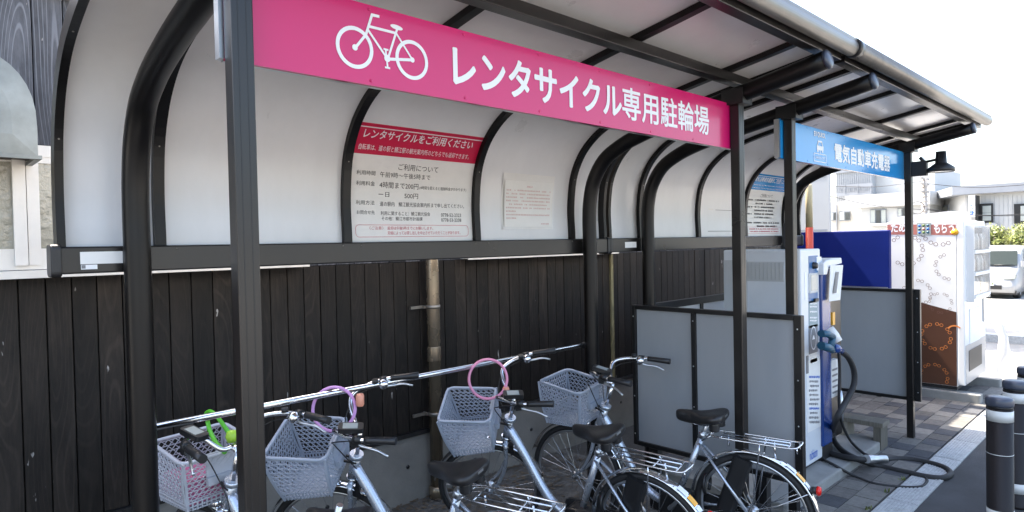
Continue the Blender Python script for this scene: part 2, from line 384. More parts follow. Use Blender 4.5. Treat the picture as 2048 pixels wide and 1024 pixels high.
# kerb blocks with ribbed top
kb = MB(); kb.box((0, KY0, -.12), (.595, KY1-.004, .016))
for i in range(9):
    yy = KY0+.012+i*.0198
    kb.box((.012, yy, .016), (.583, yy+.011, .0195))
kme = kb.mesh('kerb_block'); kme.materials.append(M['kerb'])
kroot = struct(MB().box((-6, KY0+.01, -.13), (13.2, KY1-.02, .0)).build('kerb', 'joint'))
for i in range(26):
    link('kerb_block', kme, None, kroot, (-2.3+.6*i, random.uniform(-.002, .002), random.uniform(-.001, .001)))
# litter on the bare ground
lf = MB()
for i in range(2600):
    x = random.uniform(.3, 4.1); yy = 3.82-abs(random.gauss(0, .7)); z = .0135+random.random()*.012
    if yy < 1.6: continue
    a = random.random()*6.28; l = random.uniform(.008, .028); w = l*random.uniform(.25, .6); t = random.uniform(-.4, .4)
    c, s_ = math.cos(a), math.sin(a)
    lf.add([(x+c*l, yy+s_*l, z+t*l*.4+.004), (x-s_*w, yy+c*w, z), (x-c*l, yy-s_*l, z-t*l*.2+.003), (x+s_*w, yy-c*w, z+.002)], [(0,1,2,3)])
o = lf.build('leaf_litter', 'leaf_dead'); o['kind'] = 'stuff'; o['label'] = 'dry leaf litter scattered over the bare ground along the wall'; o['category'] = 'leaf litter'
# small weeds in the kerb joint
for i, (wx, wy) in enumerate(((4.62, 1.47), (5.35, 1.47), (5.02, 1.475))):
    w = MB()
    for k in range(14):
        a = random.random()*6.28; l = random.uniform(.012, .03); b = random.uniform(.2, .9)
        p = Vector((wx+random.uniform(-.03, .03), wy+random.uniform(-.015, .015), .012)); e = p+Vector((math.cos(a)*l*b, math.sin(a)*l*b, l))
        q = (p+e)/2+Vector((math.sin(a), -math.cos(a), 0))*.006
        w.add([p, q, e, (p+e)/2-Vector((math.sin(a), -math.cos(a), 0))*.006], [(0,1,2,3)])
    tag(w.build('weed', 'leaf_y'), ['small green weed tuft in the kerb joint beyond the rear wheel reflector', 'small green weed tuft at the kerb just beyond the cable loop', 'small green weed tuft at the kerb inside the thin cable loop'][i], 'weed', 'weeds along the kerb')

# ------------------------------------------------------------------ wooden building behind the shelter
WY = 3.835; WX0, WX1, WZ = -3.5, 9.0, 3.08
bld = thing('wooden_building', 'long building clad in dark charred vertical timber boards behind the shelter', 'building', (0, WY, 0))
def lb(o): o.location.y -= WY; return o
lb(MB().box((WX0, WY+.02, 0), (WX1, WY+6, WZ)).build('wall_core', 'backing', bld))
lb(MB().box((WX0, WY-.03, -.05), (WX1, WY+.02, .478)).build('concrete_base', 'concrete_base', bld))
fl = MB(); fl.box((WX0, WY-.045, .478), (WX1, WY+.02, .505))
lb(fl.build('base_flashing', 'bronze_dk', bld))
hl = MB()
for i in range(14):
    for z in (.17,): hl.lathe([(.0, -.0325), (.014, -.0325), (.014, -.028)], (.7+.62*i, WY, z+.1*(i % 2)), 'Y', 10)
lb(hl.build('tie_hole', 'bronze_dk', bld))
def plank(x0, w, z0, z1, m, d=0):
    me = MB(); me.box((0, -.012, 0), (w-.005, .012, z1-z0))
    o = me.build('plank', m, bld, (x0, -.0015+d, z0)); bevel(o, .002, 1); return o
x = WX0
while x < WX1-.05:
    w = random.uniform(.104, .118); plank(x, min(w, WX1-x), .506, 1.715, 'wood', random.uniform(-.003, .002)); x += w
# upper wall: boards above the windows and between them
WINS = ((-.9, 1.83), (3.125, 4.95))
x = WX0
while x < WX1-.05:
    w = random.uniform(.125, .14)
    over = any(a-.02 < x+w/2 < b+.02 for a, b in WINS)
    plank(x, min(w, WX1-x), 2.355 if over else 1.718, WZ, 'wood_up', random.uniform(-.003, .002)); x += w
rf = MB(); rf.add([(WX0-.2, WY-.05, WZ), (WX1+.1, WY-.05, WZ), (WX1+.1, WY+6, WZ+1.2), (WX0-.2, WY+6, WZ+1.2), (WX0-.2, WY-.05, WZ+.08), (WX1+.1, WY-.05, WZ+.08), (WX1+.1, WY+6, WZ+1.28), (WX0-.2, WY+6, WZ+1.28)],
    [(0,1,2,3),(4,5,6,7),(0,1,5,4),(1,2,6,5),(2,3,7,6),(3,0,4,7)])
lb(rf.build('roof', 'fascia', bld))
for wi, (a, b) in enumerate(WINS):
    w = MB(); z0, z1 = 1.755, 2.35; fr = .055
    w.box((a, WY-.035, z0), (b, WY+.01, z0+fr)); w.box((a, WY-.035, z1-fr), (b, WY+.01, z1))
    w.box((a, WY-.034, z0), (a+.05, WY+.01, z1)); w.box((b-.05, WY-.034, z0), (b, WY+.01, z1))
    win = lb(w.build('window', 'win_white', bld))
    s_ = MB(); s_.box((a-.03, WY-.1, 1.722), (b+.0, WY+.0, 1.752)); s_.box((a-.03, WY-.104, 1.716), (b, WY-.098, 1.750)); s_.build('sill', 'win_white', win)
    # sash stiles
    n = 3 if wi == 0 else 2
    st = MB(); xs = [a+.05+(b-a-.1)*k/n for k in range(1, n)]
    if wi == 0: xs = [-.3, .445]
    for xx in xs:
        st.box((xx-.052, WY-.055, z0+fr*.4), (xx-.002, WY-.012, z1-fr*.4)); st.box((xx+.002, WY-.045, z0+fr*.4), (xx+.05, WY-.008, z1-fr*.4))
    pts = [a+.05]+xs+[b-.05]
    for k in range(len(pts)-1):
        st.box((pts[k]+.0, WY-.03, z0+fr), (pts[k+1], WY-.012, z0+fr+.045)); st.box((pts[k], WY-.03, z1-fr-.03), (pts[k+1], WY-.012, z1-fr))
        g = MB(); g.box((pts[k]+.01, WY-.02, z0+fr+.04), (pts[k+1]-.01, WY-.016, z1-fr-.03)); g.build('pane', 'glass_obs', win)
    st.build('sash', 'win_white', win)
# pale old batten
bp = px(1223, 560, Y=WY-.02)
b_ = MB(); b_.box((0, -.02, 0), (.035, 0, 1.2)); b_.build('batten', 'batten_old', bld, (bp.x-.02, -.012, .507))
# exhaust hood
hd = thing('exhaust_hood', 'arched galvanised metal exhaust hood on the wall above the window', 'exhaust hood', (.16, WY-.02, 2.26))
def arch(w, h, n=18, inset=0):
    pts = [(-w+inset, 0+inset)]
    for k in range(n+1):
        t = math.pi-math.pi*k/n; pts.append(((w-inset)*math.copysign(abs(math.cos(t))**.8, math.cos(t)), (h*.28)+(h*.72-inset)*math.sin(t)**.85))
    pts.append((w-inset, inset)); return pts
hw, hh = .30, .46
A0 = arch(hw, hh); sh = MB(); n = len(A0)
D = .3
sh.add([(u, 0, v) for u, v in A0]+[(u*1., -D, v) for u, v in A0], [(i, i+1, n+i+1, n+i) for i in range(n-1)], True)
sh.build('hood_shell', 'hood', hd)
A1 = arch(hw, hh, inset=.09)
fp = MB(); fp.add([(u, -D, v) for u, v in A0]+[(u, -D-.012, v) for u, v in A1], [(i, i+1, n+i+1, n+i) for i in range(n-1)]+[(n-1, 0, n, 2*n-1)], False)
fp.add([(u, -D-.012, v) for u, v in A1], [tuple(range(n))]); fp.build('hood_front', 'hood', hd)
un = MB(); un.box((-hw+.004, -D+.004, .012), (hw-.004, -.004, .02)); un.build('hood_mesh', 'rust_in', hd)
lp = MB(); lp.box((-hw-.012, -D-.014, -.012), (hw+.012, -D+.012, .004)); lp.box((-hw-.012, -D, -.012), (-hw+.012, 0, .004)); lp.box((hw-.012, -D, -.012), (hw+.012, 0, .004)); lp.build('hood_lip', 'hood', hd)
# downpipe
pp = px(865, 560, Y=WY-.09)
dp = thing('downpipe', 'bronze rain downpipe fixed to the dark timber wall behind the bicycles', 'downpipe', (pp.x, WY-.09, 0))
MB().lathe([(.047, .0), (.047, 3.0)], n=20).build('pipe', 'pipe', dp)
MB().lathe([(.06, 0), (.06, .09), (.048, .1)], n=20).build('pipe_shoe', 'pipe', dp)
MB().lathe([(.0495, 1.0), (.0505, 1.005), (.0505, 1.10), (.0495, 1.105)], n=20).build('pipe_socket', 'pipe', dp)
for z in (.62, 1.39):
    q = MB(); q.lathe([(.051, z-.012), (.051, z+.012)], n=20); q.box((-.16, .045, z-.01), (-.05, .06, z+.01)); q.box((-.06, .02, z-.01), (-.045, .085, z+.01)); q.build('pipe_clip', 'gutter', dp)

# ------------------------------------------------------------------ shelter
RAW = [(2.906, 1.80), (2.908, 1.9), (2.912, 2.066), (2.885, 2.26), (2.818, 2.40), (2.727, 2.498), (2.61, 2.572), (2.44, 2.63), (2.2, 2.685), (1.9, 2.742), (1.55, 2.80), (1.25, 2.853)]
PROF = [(p.x, p.y) for p in spline([(a, b, 0) for a, b in RAW], 4)]
def prof_norm(i):
    a = PROF[max(0, i-1)]; b = PROF[min(len(PROF)-1, i+1)]; ty, tz = b[0]-a[0], b[1]-a[1]; l = math.hypot(ty, tz)
    return (tz/l, -ty/l)          # points outward (back / up)
def off(i, d): n = prof_norm(i); return (PROF[i][0]+n[0]*d, PROF[i][1]+n[1]*d)
ARC = [0.]
for i in range(1, len(PROF)): ARC.append(ARC[-1]+math.hypot(PROF[i][0]-PROF[i-1][0], PROF[i][1]-PROF[i-1][1]))
def on_panel(x, s, d=0.):
    """point on the inside of the curved panels at arc length s above the rail, d metres proud towards the inside"""
    s += ARC[4*0]; i = 0
    while i < len(ARC)-2 and ARC[i+1] < s: i += 1
    t = (s-ARC[i])/(ARC[i+1]-ARC[i]); a = off(i, -d); b = off(i+1, -d)
    return Vector((x, a[0]+(b[0]-a[0])*t, a[1]+(b[1]-a[1])*t))
def sweep(mb, x0, x1, o0, o1, i0=0, i1=None):
    i1 = i1 if i1 is not None else len(PROF)-1; idx = range(i0, i1+1); vs = []
    for i in idx:
        for (x, o) in ((x0, o0), (x1, o0), (x1, o1), (x0, o1)):
            p = off(i, o); vs.append((x, p[0], p[1]))
    n = len(vs)//4; fs = []
    for i in range(n-1):
        for k in range(4): fs.append((4*i+k, 4*i+(k+1) % 4, 4*i+4+(k+1) % 4, 4*i+4+k))
    fs += [(0,1,2,3), (4*n-4, 4*n-3, 4*n-2, 4*n-1)]
    return mb.add(vs, fs, False)
TUBE = [(2.785, 0), (2.785, .6), (2.785, 1.2), (2.786, 1.8), (2.787, 1.98), (2.775, 2.12), (2.735, 2.25), (2.65, 2.365), (2.53, 2.435), (2.39, 2.484), (2.2, 2.53), (2.0, 2.566), (1.6, 2.644), (1.24, 2.714)]
def beam_z(y): return 2.714-(y-1.24)*.195
PY0, PY1 = 1.695, 1.749         # front post depth
def shelter(name, label, x0, x1, ribs, frames, gut):
    t = thing(name, label, 'cycle shelter', ((x0+x1)/2, 2.785, 0), 'joined cycle shelters')
    off0 = Vector(((x0+x1)/2, 2.785, 0))
    def B(mb, nm, m): o = mb.build(nm, m, t); o.location = -off0; return o
    xs = sorted(ribs); edges = [x0+.02]+xs+[x1-.02]
    for a, b in zip(edges[:-1], edges[1:]):
        p = MB(); vs = []
        for i in range(len(PROF)):
            q = off(i, 0); vs += [(a, q[0], q[1]), (b, q[0], q[1])]
        p.add(vs, [(2*i, 2*i+1, 2*i+3, 2*i+2) for i in range(len(PROF)-1)], True); B(p, 'roof_panel', 'panel')
    for x in xs: B(sweep(MB(), x-.021, x+.021, -.03, -.002), 'rib', 'tube'); B(sweep(MB(), x-.021, x+.021, .003, .018), 'rib_cap', 'bronze')
    for xa, xb in ((x0, x0+.028), (x1-.028, x1)): B(sweep(MB(), xa, xb, -.05, .02), 'edge_rib', 'tube')
    o = B(MB().box((x0+.005, 2.845, 1.752), (x1-.005, 2.93, 1.853)), 'rear_rail', 'bronze'); bevel(o, .006)
    for x in (x0, x1):
        s = -1 if x == x0 else 1
        cp = MB(); cp.rbox((x-.022 if s < 0 else x-.012, 2.838, 1.742), (x+.012 if s < 0 else x+.022, 2.936, 1.863), .02, 4, 0); o = B(cp, 'rail_end_cap', 'blk'); bevel(o, .005)
    scw = MB()
    for x in xs:
        for dx in (-.05, .05): scw.lathe([(0, 2.8415), (.003, 2.842), (.004, 2.8452)], (x+dx, 0, 1.838), 'Y', 8)
    for x in [x0+.014, x1-.014]+xs:
        for i in (12, 26): p = off(i, -.0512 if x in (x0+.014, x1-.014) else -.0312); scw.tube([(x, p[0], p[1]), (x, *off(i, -.02))], .0035, 8)
    B(scw, 'screw', 'gutter')
    # purlins and front beam under the panels
    for y, w, h in ((1.74, .055, .05),):
        zz = 2.862-(y-1.2)*.178-.03
        o = B(MB().box((x0+.03, y-w/2, zz-h), (x1-.03, y+w/2, zz)), 'purlin', 'bronze'); bevel(o, .003)
        o = B(MB().box((x0+.03, y+w/2, zz-h+.012), (x1-.03, y+w/2+.03, zz-h+.016)), 'purlin_flange', 'bronze')
    o = B(MB().box((x0+.01, 1.268, 2.765), (x1-.01, 1.325, 2.822)), 'front_beam', 'bronze'); bevel(o, .003)
    # gutter: half-round trough
    g = MB(); n = 14; vs = []
    for xx in gut:
        for k in range(n+1):
            w = R(-20-200*k/n); vs.append((xx, 1.225+.04*math.cos(w), 2.82+.042*math.sin(w)))
        vs += [(xx, 1.225+.04*math.cos(R(-220))-.002, 2.86), (xx, 1.262, 2.866)]
    k = n+3; g.add(vs, [(i, (i+1) % k, k+(i+1) % k, k+i) for i in range(k)]+[tuple(range(k)), tuple(range(k, 2*k))], True)
    B(g, 'gutter', 'gutter')
    for fx in frames:
        o = B(MB().tube([(fx, a, b) for a, b in [(p.x, p.y) for p in spline([(a, b, 0) for a, b in TUBE], 4)]], .047, 20), 'bent_frame', 'tube')
        B(MB().lathe([(.0, -.012), (.036, -.011), (.048, -.004), (.049, .012)], (0, 0, 0), 'Y', 24), 'beam_cap', 'bollard_top').matrix_local = Matrix.Translation(Vector((fx, 1.236, 2.715))-off0) @ Matrix.Rotation(R(-11), 4, 'X')
        B(MB().lathe([(.09, .0), (.09, .012), (.055, .014), (.055, .05)], (fx, 2.785, .012), n=20), 'base_plate', 'bronze_dk')
        for yy in (2.6, 2.2): # brackets between tube and rib
            pass
        ps = MB(); ps.rbox((fx-.029, PY0, -.02), (fx+.029, PY1, beam_z(1.72)+.0), .004, 2)
        gx = fx
        o = B(ps, 'front_post', 'bronze')
        gv = MB()
        for dx in (-.012, .01): gv.box((fx+dx-.0012, PY0-.0006, .02), (fx+dx+.0012, PY0+.001, 2.55))
        B(gv, 'post_groove', 'bronze_dk').parent = o
        gv_o = o.children[0]; gv_o.location = (0, 0, 0)
        sad = MB(); sad.box((fx-.052, 1.66, beam_z(1.72)-.055), (fx+.052, 1.785, beam_z(1.72)-.02)); 
        for s in (-1, 1): sad.box((fx+s*.052-.003, 1.66, beam_z(1.72)-.055), (fx+s*.052+.003, 1.785, beam_z(1.72)+.03))
        B(sad, 'post_bracket', 'bronze_dk')
    return t
u1 = shelter('cycle_shelter', 'bronze arched shelter with translucent panels over the parked bicycles', .42, 3.655, [.772, 1.62, 2.468, 3.316], (.664, 3.377), (.40, 3.69))
u2 = shelter('cycle_shelter', 'bronze arched shelter with translucent panels over the vehicle charger', 3.685, 6.99, [4.109, 4.957, 5.805, 6.653], (4.057, 6.534), (3.70, 6.98))
u2['group'] = u1['group'] = 'joined cycle shelters'
# gutter joint collar
gc = MB(); gc.tube([(3.66, 1.225, 2.826), (3.73, 1.225, 2.826)], .05, 20); 
tag(gc.build('gutter_collar', 'bronze'), 'dark collar joining the two shelter gutters', 'gutter collar')
# stickers on the rail
def decal(name, a, b, y, m, label, cat):
    o = MB().box((a.x, y-.0016, b.z), (b.x, y, a.z)).build(name, m); return tag(o, label, cat)
s1 = decal('rail_sticker', px(160, 504, Y=2.843), px(246, 526, Y=2.843), 2.8446, 'paper', 'long white worn sticker on the rear rail beside the bent frame', 'sticker')
s2 = decal('rail_sticker', px(162, 530, Y=2.843), px(195, 538, Y=2.843), 2.8446, 'white', 'small silver maker plate under the long white sticker on the rail', 'sticker')
MB().box((px(163, 531, Y=2.843).x, 2.8424, px(162, 537.5, Y=2.843).z), (px(171, 530, Y=2.843).x, 2.843, px(162, 530.5, Y=2.843).z)).build('plate_mark', 'ink_grey', s2)
s3 = decal('rail_sticker', px(1250, 484, Y=2.843), px(1273, 495, Y=2.843), 2.8446, 'paper', 'white sticker on the rail of the charger shelter', 'sticker')
# silver hand rail behind the bicycles
hr = thing('parking_rail', 'polished stainless rail running along the bicycles between the bent frames', 'rail', (2.0, 2.66, 1.13))
RY = 2.86
a = px(314, 853.5, Y=RY); zr = 1.131+ (2.84-RY)*.24
MB().tube([(.668, RY, zr), (px(1168, 688, Y=RY).x, RY, zr)], .0145, 16).build('rail_tube', 'steel', hr).location = (-2.0, -2.66, -1.13)
for x in (.664, 3.377): MB().box((x-.02, 2.8, zr-.02), (x+.02, RY, zr+.02)).build('rail_bracket', 'bronze_dk', hr).location = (-2.0, -2.66, -1.13)

# ------------------------------------------------------------------ header signs
SY = 1.757
def sign_board(name, label, x0, x1, z0, z1, m):
    t = thing(name, label, 'sign', ((x0+x1)/2, SY, z0))
    L = Vector(((x0+x1)/2, SY, z0))
    o = MB().box((x0, SY-.004, z0), (x1, SY+.012, z1)).build('board', m, t); o.location = -L
    fr = MB(); fr.box((x0-.015, SY-.001, z0+.004), (x0, SY+.03, z1-.004)); fr.box((x1, SY-.001, z0+.004), (x1+.012, SY+.03, z1-.004)); fr.box((x0, SY+.0125, z0), (x1, SY+.03, z0+.012)); fr.box((x0, SY+.0125, z1-.012), (x1, SY+.03, z1))
    fr.build('back_frame', 'alu', t).location = -L
    rv = MB()
    n = int((x1-x0)/.35)
    for i in range(n+1):
        for z in (z0+.014, z1-.014): rv.lathe([(.0, -.0062), (.004, -.0055), (.0055, -.004)], (x0+.06+(x1-x0-.12)*i/n, SY, z), 'Y', 8)
    rv.build('rivet', m, t).location = -L
    return t, L
pk, LP = sign_board('header_sign', 'long magenta sign with white bicycle symbol between the front posts', .640, 3.405, 2.331, 2.58, 'pink')
bl, LB = sign_board('header_sign', 'bright blue sign with white car symbol between the charger shelter posts', 3.996, 6.56, 2.327, 2.573, 'blue')
def onsign(L, d=.0058): return lambda u, v: Vector((u, SY-d, v))-L
def P2(x, y): q = px(x, y, Y=SY-.005); return (q.x, q.z)
def ptext(body, xa, ya0, ya1, xb, L, par, m='white', offset=.0, res=4, bold=0.):
    """text on the sign plane: left edge at photo x xa with top/bottom rows ya0/ya1, right edge at xb"""
    z1 = P2(xa, ya0)[1]; z0 = P2(xa, ya1)[1]
    return lettering(body, (P2(xa, ya0)[0], z0, P2(xb, ya0)[0], z1), onsign(L), m, par, offset=offset, res=res, bold=bold)
ptext('レンタサイクル', 906, 90, 168, 1240, LP, pk, bold=.0042)
ptext('専用駐輪場', 1244, 172, 236, 1416, LP, pk, bold=.0024)
# bicycle symbol
def ring2(mb, c, r0, r1, fn, n=40):
    mb.add([fn(c[0]+r*math.cos(2*math.pi*k/n), c[1]+r*math.sin(2*math.pi*k/n)) for r in (r0, r1) for k in range(n)], [(k, (k+1) % n, n+(k+1) % n, n+k) for k in range(n)])
def disc2(mb, c, rx, rz, fn, n=20, ang=0):
    mb.add([fn(c[0]+rx*math.cos(2*math.pi*k/n)*math.cos(ang)-rz*math.sin(2*math.pi*k/n)*math.sin(ang), c[1]+rx*math.cos(2*math.pi*k/n)*math.sin(ang)+rz*math.sin(2*math.pi*k/n)*math.cos(ang)) for k in range(n)], [tuple(range(n))])
def line2(mb, a, b, w, fn):
    a = Vector(a); b = Vector(b); t = (b-a).normalized(); n_ = Vector((-t.y, t.x))*w/2
    mb.add([fn(*(a+n_)), fn(*(b+n_)), fn(*(b-n_)), fn(*(a-n_))], [(0,1,2,3)])
def Z3(x, y): return P2(660+x/5.6875, y/5.6875)
sym = MB(); L0 = onsign(LP)
dcount = [0]
def L1(u, v): return Vector((u, SY-.0058-.00003*dcount[0], v))-LP
w1, w2 = Z3(282, 540), Z3(932, 683)
rw = (Z3(282, 300)[1]-Z3(282, 780)[1])/2
ring2(sym, w1, rw*.81, rw, L1); dcount[0] += 1
ring2(sym, w2, rw*.81, rw, L1); dcount[0] += 1
hb, hd2 = Z3(488, 160), Z3(400, 400)
segs = [(Z3(290, 540), Z3(410, 390), .0085), (Z3(405, 400), Z3(478, 160), .0085), (Z3(470, 168), Z3(560, 190), .009), (Z3(440, 300), Z3(755, 380), .0085), (Z3(430, 340), Z3(645, 660), .0075),
        (Z3(768, 310), Z3(660, 660), .0075), (Z3(755, 385), Z3(935, 680), .0065), (Z3(650, 672), Z3(935, 683), .0095), (Z3(630, 560), Z3(655, 775), .006), (Z3(607, 556), Z3(662, 572), .006), (Z3(622, 765), Z3(682, 778), .006)]
for a, b, w in segs: line2(sym, a, b, w, L1); dcount[0] += 1
for c, rx, rz, an in ((w1, .0095, .0095, 0), (Z3(935, 683), .0085, .0085, 0), (Z3(650, 665), .0115, .0115, 0), (Z3(755, 312), .0235, .0075, R(-4))): disc2(sym, c, rx, rz, L1, 20, an); dcount[0] += 1
sym.build('bicycle_symbol', 'white', pk)
# blue sign print
ptext('電気自動車充電器', 1669, 286, 322, 1779, LB, bl, bold=.004)
ptext('EV QUICK', 1628, 262, 273, 1650, LB, bl, bold=.0015, res=2)
cs = MB(); dcount[0] = 0
def L2(u, v): return Vector((u, SY-.0058-.00003*dcount[0], v))-LB
c = P2(1640, 292); 
def cl(u, v): return (c[0]+u, c[1]+v)
for poly in ([(-.05, -.005), (-.035, .035), (.035, .035), (.05, -.005), (.04, -.005), (.027, .024), (-.027, .024), (-.04, -.005)], [(-.055, -.03), (-.055, .0), (.055, .0), (.055, -.03)], [(-.05, -.045), (-.05, -.028), (-.03, -.028), (-.03, -.045)], [(.03, -.045), (.03, -.028), (.05, -.028), (.05, -.045)], [(-.004, -.06), (-.004, -.03), (.004, -.03), (.004, -.06)]):
    cs.add([L2(*cl(*q)) for q in poly], [tuple(range(len(poly)))]); dcount[0] += 1
a, b = P2(1628, 306), P2(1652, 326)
for p, q in ((a, (b[0], a[1])), ((b[0], a[1]), b), (b, (a[0], b[1])), ((a[0], b[1]), a)): line2(cs, p, q, .005, L2); dcount[0] += 1
cs.build('car_symbol', 'white', bl)
lettering('CHARGING POINT', (a[0]+.02, b[1]+.017, b[0]-.02, a[1]-.016), onsign(LB), 'white', bl, offset=.0, res=2)

# ------------------------------------------------------------------ notices on the curved panels
def notice(name, label, xa, xb, smax, s0, head, mhead):
    t = thing(name, label, 'notice', ((xa+xb)/2, 2.9, 1.85)); L = Vector(((xa+xb)/2, 2.9, 1.85))
    def sheet(a, b, c, d, dd, m, nm):
        mb = MB(); n = 14; vs = []
        for i in range(n+1):
            s = c+(d-c)*i/n
            vs += [on_panel(a, s, dd)-L, on_panel(b, s, dd)-L]
        mb.add(vs, [(2*i, 2*i+1, 2*i+3, 2*i+2) for i in range(n)], True); return mb.build(nm, m, t)
    sheet(xa, xb, s0, smax, .0025, 'paper', 'sheet')
    sheet(xa, xb, head, smax, .0032, mhead, 'header_band')
    def W(body, u0, u1, v0, v1, m, off_=.0, name='lettering'):
        off_ = .012 if off_ > .015 else 0.
        h = smax-s0
        lettering(body, (xa+(xb-xa)*u0, s0+h*v0, xa+(xb-xa)*u1, s0+h*v1), lambda u, v: on_panel(u, v, .0042)-L, m, t, offset=off_, res=2, name=name)
    return t, W, L
S0 = .056
# arc length of the notice top: find it from the photograph height on the rib
n1, W, L1n = notice('rental_notice', 'white bicycle rental notice with red header on the curved panel', 1.643, 2.446, .672, S0, .505, 'red')
W('レンタサイクルをご利用ください', .055, .93, .865, .95, 'white', .02)
W('自転車は、道の駅と鯖江駅の観光案内所のどちらでも返却できます。', .04, .93, .765, .815, 'white', .012)
W('ご利用について', .355, .68, .615, .672, 'ink')
W('利用時間', .05, .185, .555, .593, 'ink'); W('午前9時～午後5時まで', .22, .62, .545, .592, 'ink')
W('利用料金', .05, .185, .468, .505, 'ink'); W('4時間まで200円', .22, .525, .455, .508, 'ink'); W('(4時間を超えると追加料金がかかります)', .535, .945, .455, .49, 'ink')
W('一', .215, .25, .398, .403, 'ink'); W('日', .265, .295, .38, .42, 'ink'); W('500円', .415, .525, .372, .418, 'ink')
W('利用方法', .05, .185, .308, .345, 'ink'); W('道の駅内　鯖江観光協会案内所まで申し出てください。', .225, .93, .3, .34, 'ink')
W('お問合せ先', .055, .185, .228, .262, 'ink'); W('利用に関すること：鯖江観光協会', .23, .625, .222, .258, 'ink'); W('0778-52-2323', .72, .9, .218, .25, 'ink')
W('その他：鯖江市都市計画課', .235, .56, .178, .212, 'ink'); W('0778-53-2238', .72, .9, .172, .204, 'ink')
W('〈ご注意〉', .14, .245, .1, .128, 'ink_red', .004); W('返却は午後5時までにお願いします。', .275, .645, .098, .128, 'ink_red', .004); W('天候によっては貸し出しを中止させていただくことがあります。', .275, .885, .055, .087, 'ink_red', .004)
def frame_round(par, L, x0, x1, s0, s1, w, m, d=.0042):
    mb = MB(); r = .02; pts = []
    for cx, cy, a0 in ((x1-r, s1-r, 0), (x0+r, s1-r, 90), (x0+r, s0+r, 180), (x1-r, s0+r, 270)):
        for k in range(5): a = R(a0+22.5*k); pts.append((cx+r*math.cos(a), cy+r*math.sin(a), math.cos(a), math.sin(a)))
    n = len(pts); mb.add([on_panel(p[0]-p[2]*w*e, p[1]-p[3]*w*e, d)-L for e in (0, 1) for p in pts], [(i, (i+1) % n, n+(i+1) % n, n+i) for i in range(n)])
    mb.build('rule', m, par)
frame_round(n1, L1n, 1.643+.8*.04, 1.643+.8*.965, S0+.023, S0+.087, .002, 'ink_red')
n2, W, L2n = notice('charger_notice', 'white vehicle charger notice with blue header on the curved panel', 5.828, 6.630, .672, S0, .505, 'blue')
W('電気自動車充電器をご利用ください', .055, .95, .865, .95, 'white', .02)
for v in (.80, .75): W('・・－・－・・・－・－－・－・・・－・－・－', .05, .95, v, v+.02, 'white', .03, 'small_print')
W('ご利用について', .355, .68, .615, .672, 'ink')
random.seed(3)
def dashes(par, L, u0, u1, s, m, h=.011, d=.0042, gap=.25):
    mb = MB(); u = u0
    while u < u1-.006:
        w = random.uniform(.006, .013)
        if random.random() > gap*.5: mb.add([on_panel(u, s, d)-L, on_panel(min(u+w, u1), s, d)-L, on_panel(min(u+w, u1), s+h*random.uniform(.6, 1), d)-L, on_panel(u, s+h*.9, d)-L], [(0,1,2,3)])
        u += w+random.uniform(.002, .005)
    mb.build('small_print', m, par)
for k, (a, b) in enumerate(((.24, .9), (.24, .72), (.24, .78), (.24, .74), (.24, .78), (.24, .72), (.22, .93), (.3, .86))):
    v = .555-.055*k-(.03 if k > 5 else 0); dashes(n2, L2n, 5.828+.8*a, 5.828+.8*b, S0+.616*v, 'ink', .018)
    if k % 2 == 0: dashes(n2, L2n, 5.828+.8*.05, 5.828+.8*.18, S0+.616*v, 'ink', .016)
for v in (.1, .06): dashes(n2, L2n, 5.828+.8*.1, 5.828+.8*.9, S0+.616*v, 'ink_red', .012)
frame_round(n2, L2n, 5.828+.03, 6.63-.03, S0+.023, S0+.087, .002, 'ink_red')
# faded paper in a plastic sleeve
t3 = thing('paper_notice', 'faded white paper notice in a clear sleeve taped to the curved panel', 'notice', (2.78, 2.9, 2.0)); L3 = Vector((2.78, 2.9, 2.0))
def psheet(a, b, c, d, dd, m, nm, jit=0.):
    mb = MB(); n = 12; vs = []
    for i in range(n+1):
        s = c+(d-c)*i/n
        for j in range(7): vs.append(on_panel(a+(b-a)*j/6, s, dd+(random.uniform(0, jit) if (i > 9 or i < 1) else 0))-L3)
    mb.add(vs, [(7*i+j, 7*i+j+1, 7*i+j+8, 7*i+j+7) for i in range(n) for j in range(6)], True); return mb.build(nm, m, t3)
xa, xb = px(1003, 400, Y=2.905).x, px(1106, 400, Y=2.9).x
M['sleeve'] = mat('plastic_sleeve', (.8, .79, .76), .15, spec=.7, var=.05)
psheet(xa, xb, .12, .47, .003, 'sleeve', 'sleeve', .008); psheet(xa+.015, xb-.02, .135, .425, .0125, 'paper', 'sheet')
lettering('お知らせ', ((xa+xb)/2-.025, .385, (xa+xb)/2+.025, .397), lambda u, v: on_panel(u, v, .0138)-L3, 'ink_red', t3, res=2)
for k in range(9):
    s = .36-.022*k
    dashes(t3, L3, xa+.03, xb-.035 if k not in (6, 8) else xa+.12, s, 'ink_faded', .010, .0138)
dashes(t3, L3, xb-.12, xb-.04, .15, 'ink_faded', .010, .0138)
# torn tape marks on the charger shelter panel
tp = thing('tape_remnant', 'torn strips of old tape on the curved panel beside the charger notice', 'tape', (5.4, 2.9, 2.1)); L4 = Vector((5.4, 2.9, 2.1))
for (a, b, s, h) in ((5.16, 5.24, .29, .012), (5.28, 5.72, .29, .004), (5.14, 5.72, .10, .005)):
    MB().add([on_panel(a, s, .002)-L4, on_panel(b, s, .002)-L4, on_panel(b, s+h, .002)-L4, on_panel(a, s+h*1.2, .002)-L4], [(0,1,2,3)]).build('tape_strip', 'ink_grey' if h < .01 else 'sleeve', tp)

